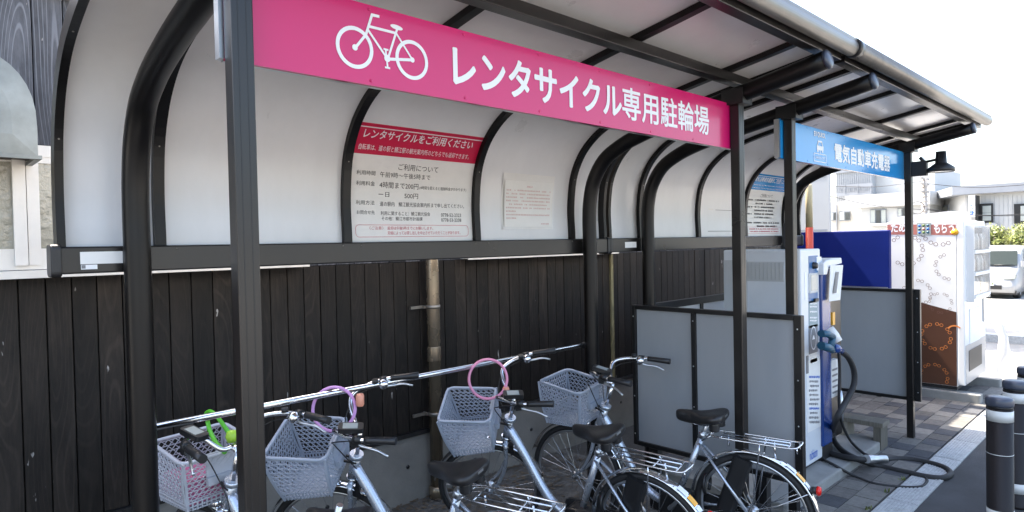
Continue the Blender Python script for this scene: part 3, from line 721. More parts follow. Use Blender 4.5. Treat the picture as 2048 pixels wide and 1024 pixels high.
# ------------------------------------------------------------------ partitions
def partition(label, X, ya, yb, z0, z1, mull, legs, posts=True):
    t = thing('partition', label, 'partition', (X, (ya+yb)/2, 0), 'low framed partitions beside the charger'); L = Vector((X, (ya+yb)/2, 0))
    w = .028; d = .022
    for a, b in (((X-d, yb, z0), (X+d, yb+.045, z1)), ((X-d, ya-w, z0), (X+d, ya, z1)), ((X-d, yb+.0455, z1-w), (X+d, ya-w-.0005, z1)), ((X-d, yb+.0455, z0), (X+d, ya-w-.0005, z0+w))):
        o = MB().box(a, b).build('frame_bar', 'bronze_dk', t); o.location = -L; bevel(o, .003)
    ys = [yb+.045]+sorted(mull)+[ya-w]
    for m_ in mull:
        o = MB().box((X-d+.002, m_-.016, z0+w), (X+d-.002, m_+.016, z1-w)).build('mullion', 'bronze_dk', t); o.location = -L; bevel(o, .002)
    for a, b in zip(ys[:-1], ys[1:]):
        o = MB().box((X-.004, a+.003, z0+w-.004), (X+.004, b-.003, z1-w+.004)).build('panel', 'part_panel', t); o.location = -L
    for ly in legs:
        o = MB().box((X-.028, ly-.035, 0), (X+.028, ly+.035, z0+.002)).build('leg', 'bronze_dk', t); o.location = -L
    sc = MB()
    for yy in [yb+.022, ya-.014]+list(mull):
        for f_ in (.08, .35, .62, .92): sc.lathe([(.0, -d-.0025), (.004, -d-.002), (.005, -d)], (X, yy, z0+(z1-z0)*f_), 'X', 8)
    sc.build('screw', 'alu', t).location = -L
    return t
XP = 3.687
ym = px(1390, 700, X=XP).y
partition('low black framed partition with grey sheets between bicycles and charger', XP, 2.664, 1.505, .42, 1.388, [ym], [2.5, 1.75])
XP2 = 6.44
q = px(1841, 578, X=XP2)
q1 = px(1841, 806, X=XP2)
XP2b = 6.585
partition('low black framed partition with grey sheet beyond the charger', XP2b, 2.6, px(1841, 578, X=XP2b).y-.0, .34, 1.345, [], [2.52])
# rear low screen of the charger shelter
t = thing('rear_screen', 'low pale screen with black top rail behind the charger', 'screen', (4.6, 2.86, 0)); L = Vector((4.6, 2.86, 0))
zt = 1.345
for nm, a, b, m_ in (('frame_bar', (4.10, 2.84, zt-.055), (6.45, 2.88, zt), 'bronze_dk'), ('frame_bar', (4.10, 2.84, .35), (6.45, 2.88, .40), 'bronze_dk'), ('frame_bar', (4.10, 2.84, .0), (4.14, 2.88, zt-.056), 'bronze_dk'), ('frame_bar', (6.41, 2.84, .0), (6.45, 2.88, zt-.056), 'bronze_dk'),
                     ('mullion', (4.90, 2.845, .401), (4.94, 2.875, zt-.056), 'bronze_dk'), ('panel', (4.142, 2.856, .401), (4.898, 2.864, zt-.057), 'panel'), ('panel', (4.942, 2.856, .401), (6.408, 2.864, zt-.057), 'panel')):
    MB().box(a, b).build(nm, m_, t).location = -L

# ------------------------------------------------------------------ quick charger on its slab
SZ = .09
slab = MB(); slab.rbox((4.14, 1.80, .0), (6.06, 2.78, SZ), .05, 4)
sl_ = tag(bevel(slab.build('concrete_slab', 'concrete'), .012, 2), 'weathered concrete slab under the vehicle charger', 'slab')
c0 = px(1606, 942, Z=SZ+.02); CX, CY = c0.x, c0.y
CXR = px(1643, 700, Y=CY).x
ztop = px(1606, 499, X=CX).z
CYB = px(1447, 560, X=CX).y
ch = thing('quick_charger', 'tall white vehicle quick charger with labels and louvred side on the slab', 'charger', ((CX+CXR)/2, CY, SZ)); L = Vector(((CX+CXR)/2, CY, SZ))
def CB(mb, nm, m_, par=ch): o = mb.build(nm, m_, par); o.location = -L if par is ch else (0,0,0); return o
bevel(CB(MB().box((CX, CY, SZ+.03), (CXR, CYB, ztop)), 'body', 'charger'), .012)
CB(MB().box((CX+.02, CY+.03, SZ), (CXR-.02, CYB-.02, SZ+.03)), 'plinth', 'blk')
lv = MB(); ya_, yb_ = px(1568, 545, X=CX).y, px(1490, 545, X=CX).y; za_, zb_ = px(1530, 560, X=CX).z, px(1530, 526, X=CX).z
CB(MB().box((CX-.003, min(ya_, yb_), za_-.01), (CX+.001, max(ya_, yb_), zb_+.01)), 'louvre_panel', 'charger_side')
for i in range(9):
    z = za_+(zb_-za_)*(i+.5)/9
    for j in range(10):
        y0 = min(ya_, yb_)+(abs(yb_-ya_))*(j+.1)/10; lv.box((CX-.009, y0, z-.003), (CX-.002, y0+abs(yb_-ya_)*.08, z+.006))
CB(lv, 'louvre', 'charger_side')
CB(MB().box((CX-.002, CYB-.004, SZ+.1), (CX+.0, CYB-.2, ztop-.08)), 'side_cover', 'charger_side')
# front face artwork (front faces the road)
def FF(nm, x0, y0, x1, y1, m_, d=.003):
    a = px(x0, y0, Y=CY); b = px(x1, y1, Y=CY); return CB(MB().box((a.x, CY-d, b.z), (b.x, CY+.001, a.z)), nm, m_)
FF('control_strip', 1617, 512, 1635, 545, 'decal_blue'); FF('display_bezel', 1617, 547, 1636, 584, 'charger_side', .006); FF('display', 1620, 550, 1633, 580, 'lcd', .008)
FF('control_strip', 1617, 586, 1635, 603, 'decal_blue'); FF('guide_strip', 1617, 603, 1635, 652, 'decal_green', .003); FF('guide_strip', 1617, 652, 1635, 703, 'ink_grey', .003)
a = px(1626, 531, Y=CY); CB(MB().lathe([(.0, -.03), (.022, -.03), (.026, -.005), (.03, 0)], (a.x, CY, a.z), 'Y', 16), 'stop_button', 'blk')
a = px(1629, 600, Y=CY); CB(MB().box((a.x-.03, CY-.02, a.z-.012), (a.x+.03, CY, a.z+.012)), 'start_button', 'blk')
a = px(1626, 676, Y=CY); e = MB(); 
e.add([(a.x+.055*math.cos(t)*f_-0, CY-.0045, a.z+.09*math.sin(t)*f_) for f_ in (1, .88) for t in [2*math.pi*k/28 for k in range(28)]], [(k, (k+1) % 28, 28+(k+1) % 28, 28+k) for k in range(28)])
for x_, z_, w_, h_ in ((-.025, -.01, .05, .016), (-.015, .006, .03, .014)): e.add([(a.x+x_, CY-.0046, a.z+z_), (a.x+x_+w_, CY-.0046, a.z+z_), (a.x+x_+w_*.85, CY-.0046, a.z+z_+h_), (a.x+x_+w_*.15, CY-.0046, a.z+z_+h_)], [(0,1,2,3)])
CB(e, 'car_emblem', 'white')
FF('sticker', 1632, 514, 1642, 540, 'white', .0045); FF('sticker', 1609, 545, 1613, 600, 'white', .002); FF('sticker', 1620, 703, 1634, 722, 'paper', .002); FF('sticker', 1614, 722, 1640, 741, 'paper', .002)
FF('handle_recess', 1612, 712, 1616, 746, 'ink_grey', .006); FF('label_plate', 1613, 745, 1641, 852, 'paper', .003)
def FT(body, x0, y0, x1, y1, m_, d=.0042):
    a = px(x0, y0, Y=CY); b = px(x1, y1, Y=CY); lettering(body, (a.x, b.z, b.x, a.z), lambda u, v: Vector((u, CY-d, v))-L, m_, ch, offset=.01, res=2)
random.seed(11)
def fdash(x0, x1, y, m_, h=4, d=.0042):
    mb = MB(); x = x0
    while x < x1:
        w = random.uniform(1.2, 2.4); a = px(x, y, Y=CY); b = px(min(x+w, x1), y+h*random.uniform(.7, 1), Y=CY); mb.add([(a.x, CY-d, b.z), (b.x, CY-d, b.z), (b.x, CY-d, a.z), (a.x, CY-d, a.z)], [(0,1,2,3)]); x += w+.6
    CB(mb, 'small_print', m_)
for k, y in enumerate(range(752, 846, 9)):
    fdash(1617+(k % 3), 1638-(k*3 % 5), y, 'ink_blue' if k in (0, 7) else 'ink_grey', 4)
for y in (606, 612, 622, 634, 640): fdash(1619, 1633, y, 'white', 3, .0045)
FT('nichicon', 1619, 902, 1634, 912, 'ink_blue')
# slim blue holder unit with hood beside the charger
HX0 = CXR+.10; HY = CY-.02
xr = px(1664, 700, Y=HY).x
hu = thing('cable_holder', 'slim blue charging cable holder with white hood beside the charger', 'cable holder', (HX0+.1, HY, SZ)); LH = Vector((HX0+.1, HY, SZ))
def HB(mb, nm, m_): o = mb.build(nm, m_, hu); o.location = -LH; return o
hx0 = px(1645, 700, Y=HY).x; hx1 = px(1663, 700, Y=HY).x; hx2 = px(1680, 700, Y=HY+.04).x
hz1 = px(1655, 520, Y=HY).z
bevel(HB(MB().box((hx0, HY, SZ+.12), (hx1, HY+.34, hz1-.06)), 'holder_body', 'charger_blue'), .01)
HB(MB().box((hx0+.02, HY+.02, SZ), (hx1+.05, HY+.3, SZ+.12)), 'holder_base', 'blk')
bevel(HB(MB().box((hx1+.002, HY+.03, SZ+.122), (hx2, HY+.32, hz1-.1)), 'holder_back', 'bronze'), .006)
hp = MB(); hxr = px(1679, 525, Y=HY).x
pr = [(hx0-.01, hz1-.11), (hx0-.01, hz1-.02), (hx0+.05, hz1), (hxr-.01, hz1+.01), (hxr, hz1-.035), (hx0+.09, hz1-.055), (hx0+.06, hz1-.11)]
hp.prism(pr, lambda u, v, d: (u, d, v), HY-.02, HY+.36); bevel(HB(hp, 'hood', 'charger'), .006)
lbp = px(1661, 532, Y=HY-.03); lbq = px(1658, 603, Y=HY-.03); cw = px(1681, 535, Y=HY-.03).x-lbp.x
pl = MB(); pl.add([(lbp.x, HY-.03, lbp.z+.005), (lbp.x+cw, HY-.05, lbp.z), (lbq.x+cw*.85, HY-.05, lbq.z), (lbq.x, HY-.03, lbq.z)], [(0,1,2,3)])
o = HB(pl, 'instruction_card', 'paper'); so_ = o.modifiers.new('s', 'SOLIDIFY'); so_.thickness = .004
pl2 = MB(); pl2.add([(lbp.x+cw*.35, HY-.0435, lbp.z-.05), (lbp.x+cw*.6, HY-.048, lbp.z-.05), (lbq.x+cw*.5, HY-.048, lbq.z+.06), (lbq.x+cw*.25, HY-.0435, lbq.z+.06)], [(0,1,2,3)])
HB(pl2, 'small_print', 'ink_grey')
a, b = px(1662, 722, Y=HY-.003), px(1676, 790, Y=HY-.003)
HB(MB().box((a.x, HY-.006, b.z), (b.x, HY+.029, a.z)), 'label_plate', 'paper')
for k in range(5): HB(MB().box((a.x+.015, HY-.0075, b.z+.03+k*.045), (b.x-.015, HY-.006, b.z+.045+k*.045)), 'small_print', 'ink_grey')
a = px(1665, 625, Y=HY-.003); HB(MB().box((a.x, HY-.004, a.z-.1), (a.x+.05, HY+.02, a.z)), 'label_plate', 'amber')
# connector in its socket and the cables
cn = thing('charge_connector', 'teal and white charging connector plugged into the cable holder', 'connector', tuple(px(1668, 680, Y=HY-.12))); LC = Vector(cn.location)
def K(x, y, d=.12): return px(x, y, Y=HY-d)-LC
o = MB().tube([K(1642, 667), K(1656, 668), K(1665, 674)], .026, 10).build('handle', 'teal', cn)
o = MB().tube([K(1665, 673), K(1664, 684), K(1660, 697)], .026, 10).build('handle_grip', 'teal', cn)
o = MB().tube([K(1642, 691), K(1655, 695), K(1664, 699)], .03, 10).build('handle', 'teal', cn)
o = MB().tube([K(1657, 660, .05), K(1668, 672, .09), K(1677, 684)], [.045, .04, .032], 12).build('connector_head', 'paper', cn)
o = MB().tube([K(1663, 695), K(1674, 697), K(1682, 702)], [.036, .034, .026], 12).build('cable_gland', 'charger_blue', cn)
def G(x, y, z=.022): return px(x, y, Z=z)
cab = [px(1682, 702, Y=HY-.12), px(1697, 716, Y=HY-.13), px(1708, 742, Y=HY-.14), px(1707, 772, Y=HY-.14), px(1690, 806, Y=HY-.12), px(1672, 840, Y=HY-.1)]
p5 = px(1665, 872, Z=SZ+.08); cab += [p5, px(1680, 897, Z=SZ+.03), px(1710, 916, Z=SZ+.025), G(1750, 930, .03), G(1800, 942), G(1850, 953), G(1885, 956), G(1901, 948), G(1890, 936), G(1855, 925), G(1810, 918), G(1770, 919, .03), px(1725, 919, Z=SZ+.025), px(1680, 912, Z=SZ+.022), px(1648, 900, Z=SZ+.022), px(1632, 880, Z=SZ+.022)]
tag(MB().tube(spline(cab, 7), .022, 12).build('charging_cable', 'rubber'), 'thick black charging cable looping from the connector over slab and paving', 'cable')
cab2 = [px(1676, 690, Y=HY-.03), px(1679, 740, Y=HY-.04), px(1678, 800, Y=HY-.05), px(1682, 840, Y=HY-.06), px(1700, 880, Z=SZ+.05), px(1725, 905, Z=SZ+.02), px(1740, 912, Z=SZ+.014)]
tag(MB().tube(spline(cab2, 7), .011, 10).build('thin_cable', 'rubber'), 'thin black cable hanging down behind the charging connector', 'cable')
cab3 = [px(1643, 917, Z=SZ+.012), px(1672, 932, Z=SZ+.012), G(1705, 950, .03), G(1745, 966, .02), G(1790, 973, .018), G(1838, 974, .018), G(1853, 965, .018), G(1852, 957, .018), G(1842, 952, .018)]
tag(MB().tube(spline(cab3, 7), .0105, 10).build('thin_cable', 'rubber'), 'thin black cable snaking from the charger base across the paving', 'cable')
fr_ = MB(); fr_.tube([px(1733, 918, Z=SZ+.03), px(1752, 918, Z=.075), px(1773, 919, Z=.07)], .032, 14); tag(fr_.build('cable_sleeve', 'alu'), 'ribbed grey sleeve around the charging cable at the slab edge', 'cable sleeve')
hk = px(1680, 812, Y=HY-.03)
tag(MB().tube([hk+Vector((0,0,.12)), hk+Vector((.02,0,0)), hk+Vector((.01,-.01,-.12))], [.016, .022, .012], 10).build('cable_hook', 'alu'), 'small grey cable hook hanging at the cable holder', 'hook')
# low timber bench behind the slab
bx = px(1728, 835, Z=.23); bt = thing('low_bench', 'small weathered timber bench standing behind the slab', 'bench', (6.3, 2.2, 0)); LBn = Vector((6.3, 2.2, 0))
pa, pb = px(1688, 826, Z=.25), px(1768, 846, Z=.25)
BXm = (pa.x+pb.x)/2
o = MB().box((BXm-.09, min(pa.y, pb.y), .21), (BXm+.09, max(pa.y, pb.y), .25)).build('seat', 'bench_wood', bt); o.location = -LBn; bevel(o, .004)
for y in (min(pa.y, pb.y)+.015, max(pa.y, pb.y)-.075):
    o = MB().box((BXm-.085, y, .0), (BXm+.085, y+.06, .21)).build('leg', 'bench_wood', bt); o.location = -LBn
# upright pipe with red sleeve beyond the shelter
pq = px(1619, 480, X=7.6); t = thing('marker_pipe', 'beige pipe with red lower sleeve beyond the end of the shelter', 'pipe', (7.6, pq.y, 0))
zs = px(1619, 455, X=7.6).z
MB().lathe([(.038, zs), (.038, 2.42), (.03, 2.44)], n=18).build('pipe', 'pipe_beige', t); MB().lathe([(.041, 0), (.041, zs)], n=18).build('sleeve', 'pipe_red', t)
an = px(1634, 498, Y=CY+.3); t = thing('antenna', 'small black antenna standing on top of the white charger', 'antenna', tuple((CXR-.06, CY+.25, ztop)))
MB().lathe([(.03, 0), (.028, .03), (.014, .06), (.010, .2), (.006, .205)], n=14).build('antenna_rod', 'blk', t)

# ------------------------------------------------------------------ wall lamp on the last post
lo = px(1845, 325, X=6.62); lt = thing('spot_lamp', 'black spot lamp with flared shade on the last post under the roof edge', 'lamp', (6.534, 1.69, 2.35)); LL = Vector((6.534, 1.69, 2.35))
zc = px(1855, 325, Y=1.66).z
LY = 1.62
lx = 6.534
a = px(1842, 335, X=lx); b = px(1882, 322, X=lx)
o = MB().box((lx-.03, a.y-.05, a.z-.075), (lx+.03, 1.694, a.z+.055)).build('junction_box', 'blk', lt); o.location = -LL; bevel(o, .006)
o = MB().tube([(lx, a.y, a.z+.06), (lx, a.y-.02, a.z+.075)], .03, 12).build('sensor', 'blk', lt); o.location = -LL
o = MB().tube([(lx, a.y-.03, a.z+.045), (lx, b.y, b.z+.02)], .012, 10).build('arm', 'blk', lt); o.location = -LL
pt, pbm = px(1881, 303, X=lx).z, px(1881, 344, X=lx).z; hgt = pt-pbm
o = MB().lathe([(.0, pt), (.038, pt), (.044, pt-hgt*.55), (.06, pt-hgt*.62), (.10, pbm+.035), (.102, pbm), (.094, pbm), (.04, pt-hgt*.6), (0, pt-hgt*.58)], (lx, b.y, 0), n=28).build('lamp_shade', 'blk', lt); o.location = -LL
o = MB().lathe([(.094, pbm+.004), (.0, pbm+.006)], (lx, b.y, 0), n=28).build('lamp_lens', 'lcd', lt); o.location = -LL

# ------------------------------------------------------------------ bicycles (Y forward, X right, origin under the rear hub)
WR = .325
def wheel(parent, hubpos, name):
    me = MB(); me.torus((0,0,0), WR-.018, .0185, 'X', 56, 10)
    w = me.build(name, 'rubber', parent, hubpos)
    rm = MB(); rm.torus((0,0,0), WR-.041, .0105, 'X', 56, 6); rm.build('rim', 'alu', w)
    sp = MB()
    for k in range(28):
        a = 2*math.pi*k/28; s = 1 if k % 2 else -1; b = a+(.55 if (k//2) % 2 else -.55)
        sp.tube([(s*.022, .022*math.cos(b), .022*math.sin(b)), (0, (WR-.045)*math.cos(a), (WR-.045)*math.sin(a))], .0012, 4, cap=False)
    sp.build('spokes', 'steel', w)
    hb = MB(); hb.lathe([(.008, -.06), (.008, -.03), (.026, -.028), (.026, -.022), (.014, -.018), (.014, .018), (.026, .022), (.026, .028), (.008, .03), (.008, .06)], axis='X', n=14); hb.build('hub', 'alu', w)
    return w
def fender(parent, c, a0, a1, m_='chrome', name='fender', pivot=Vector((0,0,0))):
    mb = MB(); n = 28; m2 = 7; vs = []
    for i in range(n+1):
        a = R(a0+(a1-a0)*i/n)
        for k in range(m2+1):
            w = R(-75+150*k/m2); rr = WR+.012+.012*math.cos(w); xx = .027*math.sin(w)/math.sin(R(75))
            vs.append(Vector((xx, rr*math.cos(a), rr*math.sin(a)))+Vector(c)-pivot)
    k = m2+1; mb.add(vs, [(i*k+j, i*k+j+1, (i+1)*k+j+1, (i+1)*k+j) for i in range(n) for j in range(m2)], True)
    o = mb.build(name, m_, parent); s = o.modifiers.new('s', 'SOLIDIFY'); s.thickness = .0015; return o
PIV = Vector((0, .87, .80)); AX = Vector((0, -.36, .933)).normalized()
def lerp(a, b, t): return a+(b-a)*t
def basket_mesh(mat_name, parent):
    """tapered lattice basket in pivot space"""
    B0 = Vector((0, 1.095, .69))-PIV
    # corners: bottom half sizes, top half sizes
    bw, bl, tw, tl, H = .145, .116, .173, .148, .268
    def rimz(v): return H-.045*(.5-.5*math.cos(math.pi*min(1, max(0, (.15-v)/.3))))  # dips towards the rider
    def corner_path(hw, hl, z, r=.04, n=4, dip=False):
        pts = []
        for cx, cy, a0 in ((hw-r, hl-r, 0), (-hw+r, hl-r, 90), (-hw+r, -hl+r, 180), (hw-r, -hl+r, 270)):
            for k in range(n+1):
                a = R(a0+90*k/n); x, y = cx+r*math.cos(a), cy+r*math.sin(a); pts.append(Vector((x, y, (rimz(y) if dip else z))))
        return pts
    root = MB(); root.tube([B0+p for p in corner_path(tw, tl, H, dip=True)], .0085, 8, closed=True)
    o = root.build('basket', mat_name, parent)
    lat = MB()
    def surf(side, u, t):
        """side 0 front,1 back,2 left,3 right; u -1..1, t 0..1"""
        hw, hl = lerp(bw, tw, t), lerp(bl, tl, t); bulge = .012*math.sin(math.pi*t)
        if side == 0: p = Vector((u*hw, hl+bulge, 0))
        elif side == 1: p = Vector((u*hw, -hl-bulge*.3, 0))
        elif side == 2: p = Vector((-hw-bulge, u*hl, 0))
        else: p = Vector((hw+bulge, u*hl, 0))
        p.z = t*rimz(p.y); return B0+p
    for side in range(4):
        nu = 11 if side < 2 else 9; nt = 9; t0 = .17
        nrm = (0,1,0) if side < 2 else (1,0,0)
        for i in range(-nt, nu+1):
            for sgn in (1, -1):
                pts = []
                for k in range(nt+1):
                    u = (i+k*.75)/nu*2-1
                    if -1.001 <= u <= 1.001: pts.append(surf(side, u*sgn, t0+(1-t0)*k/nt))
                for a, b in zip(pts[:-1], pts[1:]): lat.bar(a, b, .0027, .0045, nrm)
        for k in range(0, nt):
            t = t0+(1-t0)*(k+.5)/nt
            for j in range(4): lat.bar(surf(side, -1+j*.5, t), surf(side, -.5+j*.5, t), .0034, .004, nrm)
        for j in range(15):   # solid ribbed foot
            u = -1+2*j/14; lat.bar(surf(side, u, 0), surf(side, u, t0), .007, .005, nrm)
        for k in range(6): lat.bar(surf(side, 1, k/6), surf(side, 1, (k+1)/6), .012, .006, nrm); lat.bar(surf(side, -1, k/6), surf(side, -1, (k+1)/6), .012, .006, nrm)
        for t in (t0, t0*.5): 
            for j in range(4): lat.bar(surf(side, -1+j*.5, t), surf(side, -.5+j*.5, t), .006, .006, nrm)
    lat.build('lattice', mat_name, o)
    bt_ = MB(); bt_.rbox((-bw, -bl, 0), (bw, bl, .006), .035, 4); bo = bt_.build('basket_floor', mat_name, o, B0)
    pn = MB(); pn.box((-.07, -.145, .12), (.07, -.135, .235), Matrix.Translation(B0)); pn.box((-.075, -.165, .10), (.075, -.145, .135), Matrix.Translation(B0)); pn.build('mount_plate', mat_name, o)
    return o
def make_bike():
    t = thing('bicycle', 'x', 'bicycle')
    wheel(t, (0, 0, WR), 'rear_wheel')
    fender(t, (0, 0, WR), -2, 192-8, name='rear_fender')
    # frame
    fr = MB()
    BBP = Vector((0, .45, .275)); STT = Vector((0, .27, .70))
    down = spline([(0, .895, .745), (0, .80, .60), (0, .71, .44), (0, .63, .335), (0, .54, .285), (0, .45, .275)], 6)
    fr.tube(down, [.027]*len(down), 16)
    fr.tube([BBP, STT], .0185, 14)
    fr.tube([PIV+AX*.0, PIV-AX*.13], [.024, .027], 16)
    fr.tube([(-.04, .45, .275), (.04, .45, .275)], .028, 16)
    for s in (-1, 1):
        fr.tube([(s*.025, .43, .275), (s*.06, .25, .29), (s*.062, 0, WR)], .0105, 10)
        fr.tube([(s*.014, .285, .67), (s*.055, .12, .48), (s*.062, 0, WR)], .0085, 10)
    fr.build('frame', 'silver_paint', t)
    MB().tube([PIV+AX*.012, PIV-AX*.012], [.034, .034], 20).build('headset', 'silver_paint', t)
    MB().tube([PIV-AX*.125, PIV-AX*.145], [.032, .03], 20).build('headset', 'steel', t)
    dc = MB(); 
    for k in range(1, 9): 
        p = down[6+k]; 
    # battery and bracket
    o = MB().rbox((-.042, .20, .33), (.042, .30, .66), .02, 3).build('battery', 'blk', t); o.rotation_euler = (R(0), 0, 0)
    o.matrix_local = Matrix.Translation((0, .37, .0)) @ Matrix.Rotation(R(19), 4, 'X') @ Matrix.Translation((0, -.36, 0.04))
    o2 = MB().rbox((-.05, .30, .20), (.05, .52, .36), .05, 5, 0).build('drive_unit', 'blk', t); bevel(o2, .01)
    # seat post, saddle
    d = (STT-BBP).normalized()
    MB().tube([STT-d*.05, STT+d*.13], .0135, 12).build('seat_post', 'alu', t)
    cl_ = MB(); cl_.tube([STT-d*.0, STT+d*.035], .0235, 14); cl_.tube([STT+Vector((-.02, -.03, .02)), STT+Vector((.07, -.03, .025))], .006, 8); cl_.build('seat_clamp', 'alu', t)
    sd = MB(); rows_ = []
    # stations front -> back: y, half width, top z, thickness
    for yy, hw, zt_, th in ((.385, .010, .788, .03), (.378, .022, .796, .05), (.35, .028, .800, .06), (.31, .034, .800, .062), (.27, .05, .800, .06), (.23, .078, .804, .058), (.19, .102, .812, .058), (.155, .112, .822, .06), (.125, .108, .826, .06), (.105, .088, .82, .05), (.098, .06, .808, .03)):
        ring = []
        for k in range(16):
            a = 2*math.pi*k/16; ca, sa = math.cos(a), math.sin(a)
            x = hw*math.copysign(abs(ca)**.75, ca); z = zt_-th/2+th/2*math.copysign(abs(sa)**.8, sa)
            if sa > 0: z -= .012*(1-abs(ca))*(1 if hw > .06 else 0)
            ring.append((x, yy, z))
        ring = [(x_, y_, zt_+(z_-zt_)*1.2) for x_, y_, z_ in ring]
        rows_.append(ring)
    vs = [p for r in rows_ for p in r]; fs = [(i*16+k, i*16+(k+1) % 16, (i+1)*16+(k+1) % 16, (i+1)*16+k) for i in range(len(rows_)-1) for k in range(16)]+[tuple(range(16)), tuple(range(len(vs)-16, len(vs)))]
    sdo = sd.add(vs, fs, True).build('saddle', 'leather', t); ss = sdo.modifiers.new('s', 'SUBSURF'); ss.levels = 1; ss.render_levels = 1
    sdo.location = (0, .03, .05)
    rl = MB()
    for s in (-1, 1): rl.tube([(s*.02, .34, .75), (s*.022, .27, .728), (s*.03, .20, .73), (s*.04, .14, .765)], .0035, 6)
    rl.build('saddle_rail', 'steel', sdo)
    for s in (-1, 1):
        sp = MB()
        sp.lathe([(.026, .715), (.03, .722), (.026, .729), (.03, .736), (.026, .743), (.03, .75), (.026, .757), (.028, .77)], (s*.05, .15, 0), n=16); sp.build('saddle_spring', 'blk', sdo)
    MB().box((-.02, .0965, .79), (.02, .0985, .80)).build('saddle_badge', 'alu', sdo)
    # rack
    rk = MB(); z = .735
    loop = spline([(-.045, .20, z), (-.06, .14, z), (-.062, -.05, z), (-.055, -.22, z), (-.03, -.255, z+.012), (.03, -.255, z+.012), (.055, -.22, z), (.062, -.05, z), (.06, .14, z), (.045, .20, z)], 5)
    rk.tube(loop, .005, 8)
    for x in (-.022, .022): rk.tube([(x, .15, z), (x, -.20, z)], .004, 8)
    for yy in (.15, -.08, -.2): rk.tube([(-.06, yy, z-.004), (.06, yy, z-.004)], .004, 8)
    for s in (-1, 1):
        rk.tube([(s*.062, -.06, z), (s*.068, -.06, z-.04), (s*.07, -.01, WR+.02)], .004, 8)
        rk.tube([(s*.045, .20, z), (s*.03, .26, .69)], .004, 8)
        rk.tube([(s*.04, -.24, z), (s*.04, -.243, z-.03)], .004, 6)
    rk.tube([(0, .12, z), (0, .12, .675)], .005, 8); rk.tube([(0, -.12, z), (0, -.125, .65)], .005, 8)
    rk.build('rack', 'steel', t)
    # fender stay, reflector, stickers
    fs_ = MB()
    for s in (-1, 1): fs_.tube([(s*.062, 0, WR), (s*.03, -.285, WR+.17)], .0022, 6)
    fs_.tube([(-.032, -.292, WR+.172), (.032, -.292, WR+.172)], .003, 6)
    fs_.build('fender_stay', 'steel', t)
    a = R(180-30); rc = Vector((0, (WR+.05)*math.cos(a), WR+(WR+.05)*math.sin(a)))
    MB().lathe([(.0, -.022), (.018, -.02), (.024, -.012), (.024, 0)], (0, rc.y, rc.z), 'Y', 16).build('reflector', 'reflector', t)
    MB().lathe([(.022, 0), (.015, .03)], (0, rc.y, rc.z), 'Y', 14).build('reflector_mount', 'blk', t)
    def fsticker(a0, a1, m_, nm='sticker'):
        mb = MB(); vs = []
        for i in range(7):
            a = R(a0+(a1-a0)*i/6)
            for x, rr in ((-.017, .0228), (0, .0252), (.017, .0228)): vs.append((x, (WR+rr+.002)*math.cos(a), WR+(WR+rr+.002)*math.sin(a)))
        mb.add(vs, [(3*i+j, 3*i+j+1, 3*i+j+4, 3*i+j+3) for i in range(6) for j in range(2)], True); mb.build(nm, m_, t)
    fsticker(121, 130, 'white'); fsticker(131, 140, 'amber'); fsticker(141, 147, 'white')
    # chain case, crank, pedals, stand, brake
    cc = MB(); cc.rbox((.042, -.07, WR-.05), (.058, .58, WR+.045), .045, 6, 0); o = cc.build('chain_case', 'blk', t); o.location = (.012, 0, -.02)
    ck = MB(); ck.bar((.09, .45, .275), (.095, .56, .155), .016, .02); ck.bar((-.07, .45, .275), (-.075, .34, .395), .016, .02); ck.tube([(-.075, .45, .275), (.095, .45, .275)], .012, 10); ck.build('crank', 'alu', t)
    for s, p in ((1, (.14, .56, .155)), (-1, (-.12, .34, .395))):
        MB().box((p[0]-.045, p[1]-.035, p[2]-.012), (p[0]+.045, p[1]+.035, p[2]+.012)).build('pedal', 'blk', t)
    st = MB(); st.tube([(-.07, -.005, WR-.02), (-.105, -.05, .16), (-.15, -.11, .012)], .009, 8); st.build('kick_stand', 'alu', t)
    lk = MB(); lk.torus((0, .25, WR+.115), .058, .010, 'Y', 24, 6, -60, 240); lk.build('ring_lock', 'blk', t)
    # ---------------- steered parts (pivot space)
    def S(mb, nm, m_, par=t): return mb.build(nm, m_, par)
    FH = Vector((0, 1.10, WR))
    fw = wheel(t, FH-PIV, 'front_wheel')
    fender(t, FH, 20, 172, name='front_fender', pivot=PIV)
    crown = PIV-AX*.15
    fk = MB(); fk.tube([PIV-AX*.14, crown], .024, 12); fk.tube([crown+Vector((-.05, 0, 0)), crown+Vector((.05, 0, 0))], .015, 10)
    for s in (-1, 1): fk.tube([p-PIV for p in spline([crown+Vector((s*.05, 0, .0)), Vector((s*.055, .955, .52)), Vector((s*.056, 1.02, .40)), Vector((s*.057, 1.10, WR))], 5)], [.0135-.00028*i for i in range(16)], 10)
    for i in range(len(fk.v)): pass
    # crown piece was built in bike space: shift it
    n0 = 12*2; n1_ = 10*2
    fk.v = [tuple(Vector(v)-PIV) if i < n0+n1_ else v for i, v in enumerate(fk.v)]
    S(fk, 'fork', 'silver_paint')
    stem = AX*.16
    sm = MB(); sm.tube([AX*.01, stem], .0125, 12); sm.tube([stem, stem+Vector((0, .035, .012))], .017, 12)
    S(sm, 'stem', 'steel')
    c_ = stem+Vector((0, .035, .012))
    hbp = []
    side = [(0, 0, 0), (.05, .005, .0), (.10, .03, .045), (.15, .03, .085), (.20, -.015, .098), (.245, -.08, .098), (.272, -.16, .094), (.285, -.285, .085)]
    pth = [c_+Vector((-x, y, z)) for x, y, z in side[::-1]]+[c_+Vector(p) for p in side[1:]]
    bar_ = spline(pth, 6)
    S(MB().tube(bar_, .011, 12), 'handlebar', 'steel')
